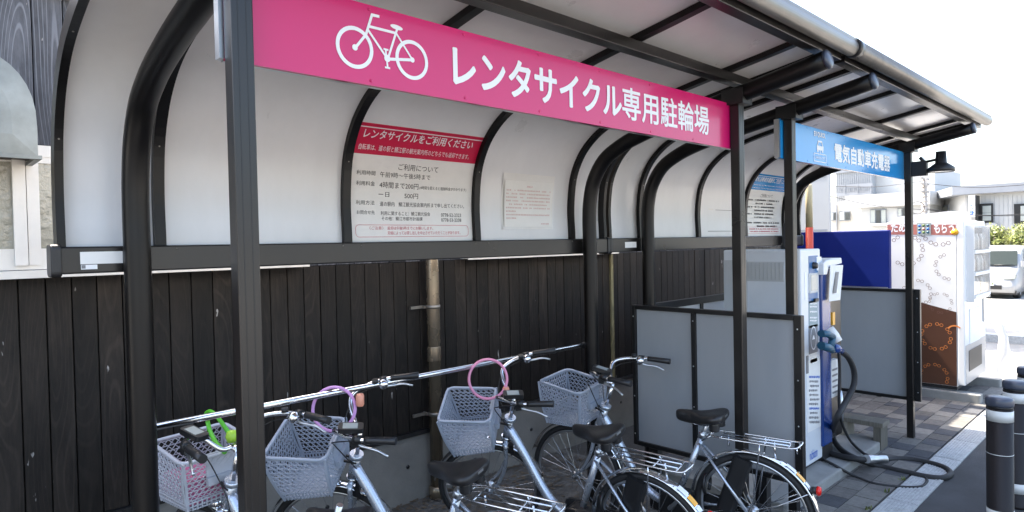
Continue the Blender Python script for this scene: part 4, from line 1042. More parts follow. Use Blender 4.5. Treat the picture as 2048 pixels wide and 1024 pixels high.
    for s in (-1, 1):
        def hp_(x, y, z): return c_+Vector((s*x, y, z))
        S(MB().tube([hp_(.269, -.150, .0945), hp_(.273, -.17, .094), hp_(.279, -.235, .089), hp_(.2855, -.292, .085)], [.0165, .0155, .0165, .0175], 14), 'grip', 'blk')
        bl_ = MB(); bl_.tube([hp_(.255, -.095, .098), hp_(.262, -.13, .096)], .019, 12); bl_.box((-.012, -.012, -.03), (.012, .02, .005), Matrix.Translation(hp_(.255, -.10, .09))); S(bl_, 'brake_mount', 'blk')
        S(MB().tube(spline([hp_(.25, -.10, .068), hp_(.262, -.14, .055), hp_(.285, -.20, .045), hp_(.30, -.245, .02)], 4), [.008]*4+[.006]*5+[.0055]*4, 8), 'brake_lever', 'alu')
        cbl = spline([hp_(.24, -.085, .08), hp_(.19, .03, .05), hp_(.09, .075, -.03), hp_(.04, .05, -.16), hp_(.02, .02, -.27), Vector((s*.02, .06, -.16))], 5)
        S(MB().tube(cbl, .003, 6), 'brake_cable', 'blk')
    S(MB().lathe([(.0, -.026), (.012, -.026), (.013, -.02), (.024, -.014), (.028, .0), (.024, .014), (.0, .016)], c_+Vector((.228, -.115, .088)), 'Y', 18), 'bell', 'chrome')
    ds = MB(); ds.rbox((-.03, -.055, -.011), (.03, .055, .011), .012, 3); o = S(ds, 'switch_display', 'blk'); o.location = c_+Vector((-.205, -.075, .125)); o.rotation_euler = (R(15), 0, R(12))
    MB().box((-.022, -.03, .0112), (.022, .035, .0125)).build('display_screen', 'lcd', o)
    S(MB().tube([c_+Vector((.2, -.09, .115)), c_+Vector((.2, -.09, .135))], .016, 14), 'shifter', 'blk')
    lt_ = MB(); lt_.lathe([(.0, .0), (.02, .0), (.03, .035), (.031, .06), (.0, .066)], Vector((.0, .985, .675))-PIV, 'Y', 16); o = S(lt_, 'head_lamp', 'chrome')
    br = MB(); br.box((-.03, .02, -.24), (.03, .045, -.17)); S(br, 'basket_bracket', 'blk')
    for sx in (-.02, .02): S(MB().bar((sx, .0, -.03), (sx, .09, 0), .01), 'basket_stay', 'blk')
    basket_mesh('basket', t)
    return t
STEERED = {'front_wheel', 'front_fender', 'fork', 'stem', 'handlebar', 'grip', 'brake_mount', 'brake_lever', 'brake_cable', 'bell', 'switch_display', 'shifter', 'head_lamp', 'basket_bracket', 'basket_stay', 'basket'}
def kind(o): return o.name.split('.')[0]
def place(b, x, y, a, st, ln):
    b.location = (x, y, .012); b.rotation_euler = (0, -ln, -a)
    q = Matrix.Translation(PIV) @ Quaternion(AX, -st).to_matrix().to_4x4()
    for c in b.children:
        if kind(c) in STEERED:
            c.matrix_basis = q @ c.matrix_basis
    return b
proto = make_bike()
bikes = [proto]+[copy_tree(proto) for _ in range(3)]
spec = [('silver bicycle with pale basket and green lock beside the front post', 1.322, 2.077, -.281, .119, .062),
        ('silver bicycle with lilac ring lock, second from the left bent frame', 1.961, 2.03, -.27, -.507, .158),
        ('silver bicycle with rose pink ring lock on its handlebar, front wheel turned', 2.803, 1.908, -.104, -.619, .166),
        ('silver bicycle without a ring lock, parked beside the low partition', 3.356, 1.647, -.195, .004, .057)]
for b, (lbl, *q) in zip(bikes, spec):
    b['label'] = lbl; b['category'] = 'bicycle'; b['group'] = 'rental bicycles parked under the shelter'; place(b, *q)
for c in bikes[0].children:
    if kind(c) == 'saddle': c.location = (0, .02, -.02)
# first bicycle has a paler basket with a pink liner
for c in bikes[0].children:
    if kind(c) == 'basket':
        for o in [c]+list(c.children):
            o.data = o.data.copy(); o.data.materials.clear(); o.data.materials.append(M['basket_w'])
        B0 = Vector((0, 1.095, .69))-PIV
        MB().box((-.14, -.11, .02), (.14, .11, .13), Matrix.Translation(B0)).build('basket_liner', 'pink_cloth', c)
bpy.context.view_layer.update()
def bw(b, p, steered=True):
    """bike-local (pivot space if steered) -> world"""
    st = dict(zip([id(x) for x in bikes], [s[4] for s in spec]))[id(b)]
    v = Vector(p)
    if steered: v = Matrix.Translation(PIV) @ Quaternion(AX, -st).to_matrix().to_4x4() @ v
    return b.matrix_world @ v
def ring_lock(b, cpx, rpx, m_, label, body_px, body_m):
    base = bw(b, AX*.16+Vector((-.03, .07, .05)))
    dist = (base-CAM).dot(_f)
    c = CAM+(_f+_r*((cpx[0]-1024)/FPX)+_u*((512-cpx[1])/FPX))*dist
    r = rpx/FPX*dist
    t = thing('ring_lock', label, 'cable lock', tuple(c))
    # the loop hangs roughly in the plane across the handlebar, tilted
    ax1 = Vector((.72, -.62, .1)).normalized(); ax2 = Vector((.05, .22, .97)).normalized()
    pth = [ax1*(r*math.cos(a))+ax2*(r*1.02*math.sin(a)) for a in [2*math.pi*k/44 for k in range(44)]]
    MB().tube(pth, .008, 10, closed=True).build('cable_loop', m_, t)
    q = CAM+(_f+_r*((body_px[0]-1024)/FPX)+_u*((512-body_px[1])/FPX))*dist-c
    MB().lathe([(.0, -.032), (.015, -.03), (.02, -.02), (.02, .02), (.015, .03), (0, .032)], q, 'Z', 14).build('lock_body', body_m, t)
    return t
ring_lock(bikes[1], (668, 818), 42, 'lock_lilac', 'lilac ring cable lock hanging on a handlebar over a grey basket', (720, 800), 'lock_body')
ring_lock(bikes[2], (976, 758), 38, 'lock_pink', 'rose pink ring cable lock hanging on a handlebar over a grey basket', (1012, 784), 'lock_body')
# green lock in the first basket
gl = bw(bikes[0], AX*.16+Vector((.02, .10, .04)))
t = thing('ring_lock', 'bright green cable lock lying over the pale basket', 'cable lock', tuple(gl)); d0 = (gl-CAM).dot(_f)
def gp(x, y, dd=0): return CAM+(_f+_r*((x-1024)/FPX)+_u*((512-y)/FPX))*(d0+dd)-gl
MB().tube(spline([gp(415, 840, .1), gp(412, 828, .06), gp(422, 823, .03), (gp(438, 838)), gp(452, 858), gp(462, 872)], 6), .009, 10).build('cable_loop', 'lock_green', t)
MB().tube(spline([gp(415, 842, .12), gp(420, 862, .1), gp(432, 885, .05), gp(450, 905, .0)], 6), .010, 10).build('cable_loop', 'lock_green', t)
MB().lathe([(.0, -.03), (.02, -.024), (.028, 0), (.02, .024), (0, .03)], gp(464, 873), 'Z', 16).build('lock_body', 'lime', t)

# ------------------------------------------------------------------ bollards
for i, (bx_, by_) in enumerate(((4.776, .788), (5.37, .80), (5.97, .81))):
    t = thing('bollard', ['dark bollard with white reflective bands, nearest the charging cable loop', 'dark bollard with white bands, middle one along the kerb', 'dark bollard with white bands, nearest the vending machine'][i], 'bollard', (bx_, by_, .004), 'bollards along the kerb')
    MB().lathe([(.078, 0), (.078, .02), (.068, .03), (.068, .775)], n=36).build('bollard_body', 'bollard', t)
    MB().lathe([(.0695, .79), (.0715, .8), (.0715, .825), (.066, .838), (.04, .845), (0, .846)], n=36).build('bollard_cap', 'bollard_top', t)
    MB().lathe([(.066, .774), (.066, .792)], n=36).build('bollard_neck', 'blk', t)
    MB().lathe([(.0688, .70), (.0688, .765)], n=36).build('reflective_band', 'reflective', t)
    MB().lathe([(.0688, .10), (.0688, .165)], n=36).build('reflective_band', 'reflective', t)
    MB().lathe([(.0683, .50), (.0686, .502), (.0683, .504)], n=36).build('seam', 'reflective', t)

# ------------------------------------------------------------------ vending machine
VX, VY = 8.319, 1.69; VX1, VYB = 9.34, 2.42; VZ0, VZ1 = .125, 1.985
vm = thing('vending_machine', 'white and brown drinks vending machine printed with rings of spectacles', 'vending machine', (VX, VY, 0)); LV = Vector((VX, VY, 0))
def VB(mb, nm, m_): o = mb.build(nm, m_, vm); o.location = -LV; return o
bevel(VB(MB().box((VX, VY+.05, VZ0+.04), (VX1, VYB, VZ1)), 'cabinet', 'vend_white'), .008)
zl = px(1847, 606, X=VX); zr_ = px(1925, 625, X=VX)
zleft = zl.z+(zl.z-zr_.z)*(VYB-zl.y)/(zl.y-VY-.04)*1.0
VB(MB().add([(VX-.0015, VY+.055, VZ0+.045), (VX-.0015, VYB-.005, VZ0+.045), (VX-.0015, VYB-.005, min(zleft, 1.3)), (VX-.0015, VY+.055, zr_.z)], [(0,1,2,3)]), 'brown_print', 'vend_brown')
bevel(VB(MB().box((VX-.002, VY-.02, VZ0+.06), (VX1+.002, VY+.048, VZ1-.01)), 'door', 'vend_white'), .01)
VB(MB().box((VX+.02, VY+.06, VZ0), (VX1-.02, VYB-.05, VZ0+.04)), 'base', 'blk')
for xx in (VX+.05, VX1-.1):
    VB(MB().box((xx, VY+.07, .11), (xx+.05, VYB-.07, VZ0)), 'foot', 'alu')
# lower front, displays, slots
VB(MB().box((VX+.02, VY-.024, VZ0+.07), (VX1-.02, VY-.0202, .62)), 'lower_front', 'vend_grey')
VB(MB().box((VX+.10, VY-.024, 1.12), (VX1-.16, VY-.0202, 1.90)), 'display_window', 'glass_dark')
for k, z in enumerate((1.17, 1.42, 1.66)):
    VB(MB().box((VX+.10, VY-.100, z-.045), (VX1-.16, VY-.0242, z-.01)), 'button_row', 'paper')
    cmb = {}
    for j in range(10):
        cx = VX+.15+j*.066; 
        o = VB(MB().lathe([(.0, z), (.026, z), (.026, z+.12), (.014, z+.15), (.014, z+.17), (0, z+.17)], (cx, VY-.052, 0), n=10), 'sample_bottle', ['lcd', 'paper', 'vend_grey', 'lcd', 'paper', 'vend_brown'][(j*7+k*3) % 6])
VB(MB().box((VX+.095, VY-.090, 1.10), (VX1-.155, VY-.086, 1.91)), 'window_pane', 'glass_clear')
VB(MB().box((VX+.08, VY-.092, 1.09), (VX+.095, VY-.0202, 1.92)), 'window_frame', 'vend_white'); VB(MB().box((VX1-.155, VY-.092, 1.09), (VX1-.14, VY-.0202, 1.92)), 'window_frame', 'vend_white')
VB(MB().box((VX1-.15, VY-.03, .8), (VX1-.02, VY-.0202, 1.5)), 'coin_panel', 'vend_grey')
VB(MB().box((VX+.2, VY-.03, .62), (VX1-.35, VY-.0202, 1.0)), 'poster', 'white')
VB(MB().box((VX+.15, VY-.028, .32), (VX1-.25, VY-.0242, .55)), 'delivery_flap', 'blk')
VB(MB().add([(VX1-.16, VY-.026, .9), (VX1-.02, VY-.026, .95), (VX1-.02, VY-.026, 1.1), (VX1-.1, VY-.026, 1.06)], [(0,1,2,3)]), 'red_print', 'vend_red')
# red band with words at the top of the side
def SVp(x, y): q = px(x, y, X=VX); return (q.y, q.z)
yb0, zb0 = SVp(1780, 468); yb1, zb1 = SVp(1924, 470)
VB(MB().add([(VX-.002, VYB-.005, zb0-.005), (VX-.002, VY+.055, zb1), (VX-.002, VY+.055, zb1+.115), (VX-.002, VYB-.005, zb0+.11)], [(0,1,2,3)]), 'red_band', 'vend_red')
def vtext(body, x0, x1, y0, y1, m_):
    a = SVp(x0, y0); b = SVp(x1, y1)
    lettering(body, (0, 0, abs(b[0]-a[0]), a[1]-b[1]), lambda u, v: Vector((VX-.004, a[0]-u, b[1]+v))-LV, m_, vm, offset=.03, res=3)
vtext('ため', 1782, 1812, 447, 464, 'white'); vtext('もらう', 1868, 1908, 446, 466, 'white')
a, b = SVp(1834, 446), SVp(1862, 470)
VB(MB().box((VX-.006, b[0], b[1]), (VX-.0005, a[0], a[1])), 'icon_plate', 'lcd')
for i in range(3):
    for j in range(3):
        VB(MB().lathe([(0, -.0075), (.014, -.0075), (.014, -.006)], (VX, a[0]+(b[0]-a[0])*(i+.6)/3.3, a[1]+(b[1]-a[1])*(j+.8)/3.6), 'X', 12), 'icon', ['ink_blue', 'leaf', 'teal', 'vend_red'][(i+2*j) % 4])
q = SVp(1910, 464); VB(MB().lathe([(0, -.006), (.035, -.006), (.035, -.003)], (VX, q[0], q[1]), 'X', 16), 'yellow_sticker', 'amber')
# header board on top
hb_ = MB(); hb_.add([(VX+.0, VY+.1, VZ1), (VX+.0, VYB-.1, VZ1), (VX+.0, VYB-.1, VZ1+.06), (VX, VY+.1, VZ1+.10), (VX+.9, VY+.1, VZ1), (VX+.9, VYB-.1, VZ1), (VX+.9, VYB-.1, VZ1+.06), (VX+.9, VY+.1, VZ1+.1)], [(0,1,2,3),(4,5,6,7),(0,1,5,4),(1,2,6,5),(2,3,7,6),(3,0,4,7)])
VB(hb_, 'header_box', 'vend_white')
# spectacles print
def specs(mb, cy, cz, ang, s):
    for sg in (-1, 1):
        y0, z0 = cy+sg*s*.62*math.cos(ang), cz+sg*s*.62*math.sin(ang); n = 10
        mb.add([(VX-.003, y0+r*s*math.cos(2*math.pi*k/n), z0+r*s*math.sin(2*math.pi*k/n)) for r in (.42, .54) for k in range(n)], [(k, (k+1) % n, n+(k+1) % n, n+k) for k in range(n)])
    mb.add([(VX-.003, cy+u*s*.1*math.cos(ang)-v*s*.04*math.sin(ang), cz+u*s*.1*math.sin(ang)+v*s*.04*math.cos(ang)) for u, v in ((-1,-1),(1,-1),(1,1),(-1,1))], [(0,1,2,3)])
for (cx, cyy, rp, n, m_) in ((1900, 533, 25, 8, 'brown_ink'), (1881, 606, 19, 7, 'brown_ink'), (1880, 458, 31, 9, 'brown_ink'), (1834, 585, 24, 8, 'brown_ink'), (1812, 500, 29, 9, 'brown_ink'), (1872, 673, 25, 8, 'orange'), (1868, 752, 23, 8, 'orange')):
    c = SVp(cx, cyy); r = abs(SVp(cx, cyy-rp)[1]-c[1]); mb = MB(); ok = False
    for k in range(n):
        a = 2*math.pi*(k+.3)/n; y_, z_ = c[0]+r*math.cos(a), c[1]+r*math.sin(a)
        if VY+.09 < y_ < VYB-.05 and VZ0+.1 < z_ < VZ1-.17: specs(mb, y_, z_, a+math.pi/2, r*.24); ok = True
    if ok: VB(mb, 'spectacles_print', m_)
q = SVp(1905, 658); arc = MB(); n = 8
arc.add([(VX-.0032, q[0]-.02+rr*math.cos(R(30+110*k/n)), q[1]-.03+rr*math.sin(R(30+110*k/n))) for rr in (.06, .075) for k in range(n+1)], [(k, k+1, n+2+k, n+1+k) for k in range(n)])
VB(arc, 'orange_arc', 'orange')
for i, xx in enumerate((VX-.04, VX1-.02)):
    o = MB().rbox((xx, 1.53, 0.0), (xx+.15, 2.5, .11), .02, 3); o = o.build('footing_block', 'concrete'); bevel(o, .008)
    tag(o, ['worn concrete footing block under the brown side of the vending machine', 'concrete footing block under the far side of the vending machine'][i], 'concrete block')
# blue cabinet beside it
bcx = 7.95; p0, p1 = px(1640, 462, X=bcx), px(1778, 460, X=bcx)
t = thing('blue_board', 'deep blue metal board standing between charger and vending machine', 'board', (bcx, p1.y, 0)); LBC = Vector((bcx, p1.y, 0))
o = MB().box((bcx, p1.y, .1), (bcx+.08, p0.y+.3, p1.z)).build('board_sheet', 'panel_blue', t); o.location = -LBC; bevel(o, .01)
for ly in (p1.y+.1, p0.y+.15): MB().box((bcx+.015, ly, 0), (bcx+.065, ly+.05, .1)).build('leg', 'blk', t).location = -LBC
o = MB().box((bcx-.003, p1.y+.015, px(1700, 572, X=bcx).z-.01), (bcx-.0005, p0.y+.28, px(1700, 572, X=bcx).z)).build('trim_line', 'alu', t); o.location = -LBC
# draped clear plastic beside the machine
pbx = 9.75; t = thing('plastic_bag', 'white plastic bag hanging beside the vending machine over the footing', 'plastic bag', (pbx, 1.62, .11))
mb = MB(); prof_ = [(.02, .8), (.04, .74), (.05, .6), (.045, .45), (.06, .25), (.055, .1), (.05, 0)]; n = 18; vs = []
for i, (r, z) in enumerate(prof_):
    for k in range(n):
        a = 2*math.pi*k/n; rr = r*(1+.22*math.sin(3*a+i)+.1*math.sin(7*a+2*i)); vs.append((rr*math.cos(a), rr*math.sin(a)-(.06 if 3 <= i <= 4 else 0), z))
M['bag'] = translucent('bag_plastic', (.8, .8, .8), (.7, .7, .7), .5, .3)
mb.add(vs, [(i*n+k, i*n+(k+1) % n, (i+1)*n+(k+1) % n, (i+1)*n+k) for i in range(len(prof_)-1) for k in range(n)], True); mb.build('bag_sheet', 'bag', t)

# ------------------------------------------------------------------ background street
# footway edge and paving slabs beyond the vending machine
struct(MB().box((13.2, -2.5, -.05), (13.45, 6, .14)).build('far_kerb', 'kerb'))
struct(MB().box((9.6, KY1+.01, -.05), (13.19, 3.9, .012)).build('far_pavement', 'concrete'))
# grey neighbour building
NX = 12.0; a = px(1658, 372, X=NX)
nb = thing('grey_building', 'plain light grey sided building just beyond the shelter end', 'building', (NX, a.y, 0)); LN = Vector((NX, a.y, 0))
def NB(mb, nm, m_, par=None, L_=None): o = mb.build(nm, m_, par); o.location = -L_; return o
gfp = [(NX, a.y), (NX, a.y+6), (NX+4, a.y+6), (NX+4, a.y*(NX+4)/NX+.15)]
NB(MB().prism(gfp, lambda u, v, d: (u, v, d), 0, 4.6), 'wall', 'siding_grey', nb, LN)
for z in (1.0, 1.95, 2.9, 3.85): NB(MB().box((NX-.006, a.y+.003, z), (NX, a.y+6, z+.02)), 'siding_joint', 'fascia', nb, LN)
NB(MB().box((NX-.012, a.y-.012, 0), (NX+.04, a.y+.03, 4.6)), 'corner_trim', 'siding_grey', nb, LN)
NB(MB().prism([(u-.05, v-.03) for u, v in gfp], lambda u, v, d: (u, v, d), 4.6, 4.75), 'roof', 'fascia', nb, LN)
# white house with balcony
HX = 31.
def hp3(x, y, X=HX): return px(x, y, X=X)
hs_ = thing('white_house', 'white two storey house with balcony railing beyond the car park', 'house', (HX, hp3(1740, 450).y, 0)); LHs = Vector(hs_.location)
def HBx(nm, x0, y0, x1, y1, m_, X=HX, d=.5, z0=None, par=hs_):
    A = px(x0, y0, X=X); B_ = px(x1, y1, X=X)
    o = MB().box((X, B_.y, B_.z if z0 is None else z0), (X+d, A.y, A.z)).build(nm, m_, par); o.location = -LHs; return o
HBx('wall', 1655, 405, 1727, 470, 'cream', HX+2.2, 6, 0)
HBx('wall', 1722, 402, 1860, 470, 'siding', HX, 8, 0)
HBx('parapet', 1690, 392, 1860, 408, 'siding', HX-.3, 8)
HBx('upper_wall', 1672, 338, 1743, 410, 'siding_grey', HX+3.5, 5)
HBx('upper_wall', 1744, 345, 1870, 400, 'siding', HX+4.2, 5)
HBx('roof', 1668, 333, 1748, 340, 'fascia', HX+3.4, 5.3)
for k in range(16): HBx('upper_seam', 1674+k*4.3, 341, 1674.5+k*4.3, 405, 'fascia', HX+3.48, .02)
HBx('railing', 1672, 371, 1745, 373, 'fascia', HX+2.9, .05); HBx('railing', 1672, 386, 1745, 388, 'fascia', HX+2.9, .05)
for k in range(25): HBx('baluster', 1672+k*3, 373, 1672.8+k*3, 386, 'fascia', HX+2.9, .04)
for x in (1689, 1715, 1741): HBx('railing_post', x, 370, x+1.6, 388, 'fascia', HX+2.88, .06)
def win(x0, y0, x1, y1, X, n=2, par=hs_):
    w = HBx('window', x0, y0, x1, y1, 'fascia', X-.06, .08, par=par)
    for k in range(n):
        xa = x0+(x1-x0)*k/n+1.2; xb = x0+(x1-x0)*(k+1)/n-.6
        A = px(xa, y0+1.5, X=X-.09); B_ = px(xb, y1-1.5, X=X-.09)
        MB().box((X-.09, B_.y, B_.z), (X-.07, A.y, A.z)).build('pane', 'glass_dark' if k % 2 else 'lcd', w)
win(1660, 424, 1673, 441, HX+2.2); win(1678, 423, 1700, 441, HX+2.2); win(1740, 419, 1772, 447, HX, 3); win(1795, 416, 1812, 433, HX, 2)
HBx('bay_sill', 1738, 447, 1774, 451, 'siding', HX-.25, .3)
HBx('drain_pipe', 1672, 410, 1674, 462, 'fascia', HX+2.1, .08)
# long low building on the right, a corner with two faces
GX = 30.; GXb = 36.
cr_ = px(1930, 380, X=GX); rb = px(2120, 380, X=GX-.3)
sh_ = thing('shop_building', 'low white building with grey fascia, dark framed windows and upright sign', 'building', (GX, cr_.y, 0)); LS = Vector((GX, cr_.y, 0))
def SB(mb, nm, m_, par=sh_): o = mb.build(nm, m_, par); o.location = (-LS if par is sh_ else Vector((0,0,0))); return o
zt_, zf_ = px(1960, 371, X=GX).z, px(1960, 388, X=GX).z
yl = px(1858, 400, X=GXb).y
foot = [(GX, cr_.y-9), (GX, cr_.y), (GXb, yl), (GXb+6, yl), (GXb+6, cr_.y-9)]
SB(MB().prism(foot, lambda u, v, d: (u, v, d), 0, zf_), 'wall', 'siding')
foot2 = [(GX-.35, cr_.y-9), (GX-.35, cr_.y+.35), (GXb, yl+.5), (GXb+6, yl+.5), (GXb+6, cr_.y-9)]
SB(MB().prism(foot2, lambda u, v, d: (u, v, d), zf_, zt_), 'fascia', 'fascia')
def SBx(nm, x0, y0, x1, y1, m_, X=GX, d=.1, par=sh_):
    A = px(x0, y0, X=X); B_ = px(x1, y1, X=X); o = MB().box((X, B_.y, B_.z), (X+d, A.y, A.z)).build(nm, m_, par); o.location = -LS if par is sh_ else (0, 0, 0); return o
for (x0, y0, x1, y1) in ((1952, 408, 1986, 446), (2028, 408, 2075, 446)):
    w = SBx('window', x0, y0, x1, y1, 'bronze_dk', GX-.08, .1)
    SBx('pane', x0+13, y0+4, x1-4, y0+17, 'lcd', GX-.11, .02, w); SBx('pane', x0+13, y0+18, x1-4, y1-5, 'lcd', GX-.11, .02, w)
for k in range(14): SBx('siding_joint', 1935+k*9, 390, 1935.5+k*9, 460, 'siding_grey', GX-.012, .015)
SBx('air_conditioner', 1972, 446, 1991, 461, 'siding_grey', GX-.5, .4)
sgn = SBx('upright_sign', 1937, 391, 1950, 433, 'white', GX-.65, .12)
A = px(1939, 409, X=GX-.66); B_ = px(1948, 430, X=GX-.66)
lettering('額', (0, 0, A.y-B_.y, (A.z-B_.z)*.45), lambda u, v: Vector((GX-.662, A.y-u, B_.z+(A.z-B_.z)*.55+v)), 'ink_blue', sgn, offset=.02, res=2)
lettering('縁', (0, 0, A.y-B_.y, (A.z-B_.z)*.45), lambda u, v: Vector((GX-.662, A.y-u, B_.z+v)), 'ink_blue', sgn, offset=.02, res=2)
SBx('sign_bracket', 1950, 391, 1954, 440, 'bronze_dk', GX-.6, .5)
# window on the receding face
d_ = Vector((GXb-GX, yl-cr_.y, 0)); nrm = Vector((-d_.y, d_.x, 0)).normalized()*-1
if nrm.x > 0: nrm = -nrm
def FP(t_, z, o_): p = Vector((GX, cr_.y, 0))+d_*t_+nrm*o_; return Vector((p.x, p.y, z))
zA, zB = px(1885, 409, X=GX+2).z, px(1885, 429, X=GX+2).z
w = MB(); w.add([FP(.38, zB, .05), FP(.85, zB, .05), FP(.85, zA, .05), FP(.38, zA, .05), FP(.38, zB, -.05), FP(.85, zB, -.05), FP(.85, zA, -.05), FP(.38, zA, -.05)], [(0,1,2,3),(4,5,6,7),(0,1,5,4),(1,2,6,5),(2,3,7,6),(3,0,4,7)])
wo = SB(w, 'window', 'fascia')
for k in range(3):
    t0, t1 = .40+.15*k, .52+.15*k
    MB().add([FP(t0, zB+.08, .06), FP(t1, zB+.08, .06), FP(t1, zA-.08, .06), FP(t0, zA-.08, .06)], [(0,1,2,3)]).build('pane', 'lcd', wo)
# block wall, hedge shrubs
bwz = px(2000, 459, X=26).z
o = MB().box((26, px(2150, 470, X=26).y, 0), (26.2, px(1962, 470, X=26).y+1, max(.9, bwz))).build('block_wall', 'stone_wall'); tag(o, 'brown block boundary wall behind the shrubs and the van', 'wall')
def shrub(label, c, rx, ry, rz, n, m_, leaf=.06):
    t = thing('shrub', label, 'shrub', (c[0], c[1], 0)); mb = MB(); L_ = Vector((c[0], c[1], 0))
    cl_ = [(Vector((random.uniform(-.65, .65)*rx, random.uniform(-.65, .65)*ry, random.uniform(-.5, .6)*rz)), random.uniform(.25, .5)) for _ in range(14)]
    for i in range(n):
        cc, cs_ = random.choice(cl_); d = Vector((random.gauss(0, 1), random.gauss(0, 1), random.gauss(0, 1))).normalized()*(random.random()**.5)*cs_
        p = cc+Vector((d.x*rx, d.y*ry, d.z*rz))+Vector((0, 0, c[2]))
        if p.z < .03: continue
        u = Vector((random.gauss(0, 1), random.gauss(0, 1), random.gauss(0, 1))).normalized(); v = u.orthogonal().normalized(); s = leaf*random.uniform(.5, 1.2)
        mb.add([p-u*s, p+v*s*.45, p+u*s, p-v*s*.45], [(0,1,2,3)])
    mb.build('crown', m_, t)
    tr = MB()
    for k in range(5): 
        a = 1.26*k; tr.tube([(0, 0, 0), (math.cos(a)*rx*.25, math.sin(a)*ry*.25, c[2]*.6), (math.cos(a)*rx*.5, math.sin(a)*ry*.5, c[2]+rz*.3)], [.03, .02, .008], 6)
    tr.build('trunk', 'bark', t)
a = px(1980, 478, X=24.5); shrub('small bright yellow green shrub between vending machine and van', (24.5, a.y, a.z-.1), .4, .45, .55, 1300, 'leaf_y')
a = px(2030, 470, X=25); shrub('rounded olive green shrub by the building behind the van', (25, a.y, a.z-.25), .7, 1.0, .75, 3000, 'leaf_y')
a = px(2010, 492, X=24.6); shrub('low dark green hedge shrub just behind the van roof', (24.9, a.y, .9), .5, 1.6, .6, 2200, 'leaf')
a = px(2075, 480, X=25); shrub('tall green shrub at the road side of the olive shrub', (25, a.y, 1.3), .7, .9, .9, 2200, 'leaf')
# utility pole and wires
UX = 27.; up_ = px(1849, 430, X=UX); t = thing('utility_pole', 'grey concrete utility pole rising behind the vending machine', 'utility pole', (UX, up_.y, 0)); zt_ = px(1849, 355, X=UX).z
MB().lathe([(.11, 0), (.085, zt_)], n=14).build('pole_shaft', 'pole', t)
for z in (.98, .93, .86): MB().box((-.5, -.04, zt_*z), (.5, .04, zt_*z+.07)).build('cross_arm', 'pole', t)
for k in range(9): MB().lathe([(.1, zt_*(.55+.045*k)), (.115, zt_*(.555+.045*k)), (.1, zt_*(.56+.045*k))], n=14).build('pole_step_band', 'pole', t)
MB().torus((-.3, .15, zt_*.72), .22, .015, 'X', 20, 5).build('cable_coil', 'blk', t)
for i, (a, b, lab) in enumerate((((1660, 372), (1850, 362), 'lower wire running from the pole past the balcony'), ((1850, 367), (2060, 369), 'upper wire running from the pole over the shop fascia'), ((1850, 419), (2060, 428), 'wire running low across the shop windows'), ((1850, 417), (2060, 431), 'lowest slack wire crossing the shop windows'), ((1650, 390), (1850, 420), 'wire sagging from the pole across the white house'))):
    A, B_ = px(*a, X=UX), px(*b, X=UX); mid = (A+B_)/2-Vector((0, 0, .12))
    tag(MB().tube(spline([A, mid, B_], 8), .011, 5).build('overhead_wire', 'blk'), lab, 'wire', 'overhead wires')

# ------------------------------------------------------------------ van
va = px(1992, 598, Z=0); VXX = va.x
vl = px(1966, 560, X=VXX).y+.45; vw = 1.74; vyc = px(1974, 560, X=VXX).y
vn = thing('parked_car', 'small white car parked facing the shelter across the car park', 'car', (VXX, vyc, 0))
vn.scale = (.8, .8, .8)
hwv = vw/2
sec = [(0.0, .25, .62, .86), (.06, .22, .72, .90), (.25, .2, .9, .95), (.62, .2, 1.02, .98), (.9, .2, 1.08, .985), (1.45, .2, 1.62, .97), (1.75, .2, 1.76, .95), (2.6, .2, 1.84, .95), (4.3, .2, 1.80, .94), (4.5, .25, 1.6, .92)]
bm_ = MB(); vs = []; K2 = 12
for (xx, z0, z1, wf) in sec:
    hw_ = hwv*wf; ring = [(-hw_*.96, z0), (-hw_, z0+.2), (-hw_, z0+(z1-z0)*.55), (-hw_*.93, z1-.16), (-hw_*.84, z1-.04), (-hw_*.5, z1), (hw_*.5, z1), (hw_*.84, z1-.04), (hw_*.93, z1-.16), (hw_, z0+(z1-z0)*.55), (hw_, z0+.2), (hw_*.96, z0)]
    vs += [(xx, a_, b_) for a_, b_ in ring]
bm_.add(vs, [(i*K2+k, i*K2+(k+1) % K2, (i+1)*K2+(k+1) % K2, (i+1)*K2+k) for i in range(len(sec)-1) for k in range(K2)]+[tuple(range(K2)), tuple(range(len(vs)-K2, len(vs)))], True)
o = bm_.build('body', 'van', vn); 
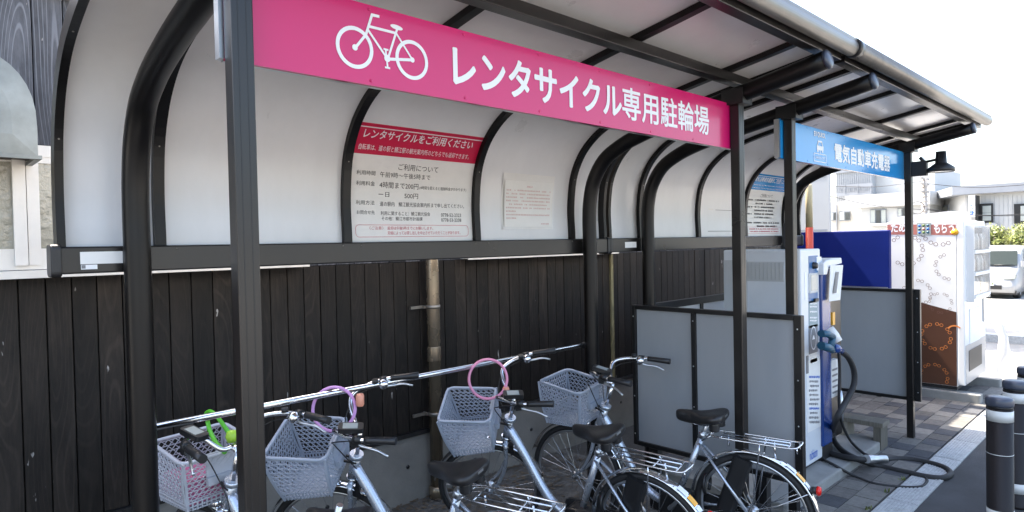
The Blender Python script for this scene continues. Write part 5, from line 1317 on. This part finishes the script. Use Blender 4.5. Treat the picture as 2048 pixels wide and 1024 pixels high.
ws = MB(); ws.add([(.92, -.72, 1.105), (.92, .72, 1.105), (1.43, .66, 1.60), (1.43, -.66, 1.60)], [(0,1,2,3)]); ws.v = [(x-.03, y, z+.035) for x, y, z in ws.v]; w_ = ws.build('windscreen', 'van_glass', vn); sd_ = w_.modifiers.new('s', 'SOLIDIFY'); sd_.thickness = .02
wp = MB(); wp.tube([(.87, .55, 1.15), (.9, -.05, 1.17)], .012, 6); wp.tube([(.87, -.05, 1.15), (.9, -.6, 1.17)], .012, 6); wp.build('wiper', 'blk', vn)
MB().box((-.03, -.42, .34), (.02, .42, .48)).build('grille', 'blk', vn); MB().box((-.045, -.2, .47), (-.02, .17, .60)).build('number_plate', 'paper', vn)
pm_ = MB(); 
for k in range(4): pm_.box((-.048, .12-.085*k-.05, .50), (-.0455, .12-.085*k, .56))
pm_.build('plate_mark', 'leaf', vn)
for s in (-1, 1):
    MB().prism([(s*.45, .68), (s*.78, .72), (s*.80, .86), (s*.6, .83)], lambda u, v, d: (d, u, v), .02, .25).build('headlight', 'lcd', vn)
    MB().lathe([(0, -.012), (.06, -.01), (.07, .02)], (.03, s*.62, .38), 'X', 14).build('fog_lamp', 'lcd', vn)
    m_ = MB(); m_.rbox((.95, s*.88-.07, 1.1), (1.05, s*.88+.07, 1.3), .02, 3); m_.build('wing_mirror', 'van', vn)
    for xx in (.8, 3.6):
        wv = MB().lathe([(.2, -.1), (.31, -.1), (.325, -.06), (.325, .06), (.31, .1), (.2, .1)], (xx, s*.72, .325), 'Y', 24).build('wheel', 'rubber', vn)
        MB().lathe([(0, -.105), (.2, -.1), (.2, .1), (0, .105)], (xx, s*.72, .325), 'Y', 20).build('hub_cap', 'alu', wv)
    MB().add([(1.5, s*.838, 1.15), (3.9, s*.835, 1.15), (3.8, s*.80, 1.55), (1.75, s*.80, 1.53)], [(0,1,2,3)]).build('side_window', 'van_glass', vn)
MB().box((.1, -.8, .16), (4.4, .8, .3)).build('underside', 'blk', vn)

for o in bpy.data.objects:
    if o.name.split('.')[0] in ('rivet', 'small_print', 'screw', 'louvre', 'tie_hole', 'spokes', 'post_groove', 'lattice', 'spectacles_print', 'plate_mark'): o['kind'] = 'stuff'
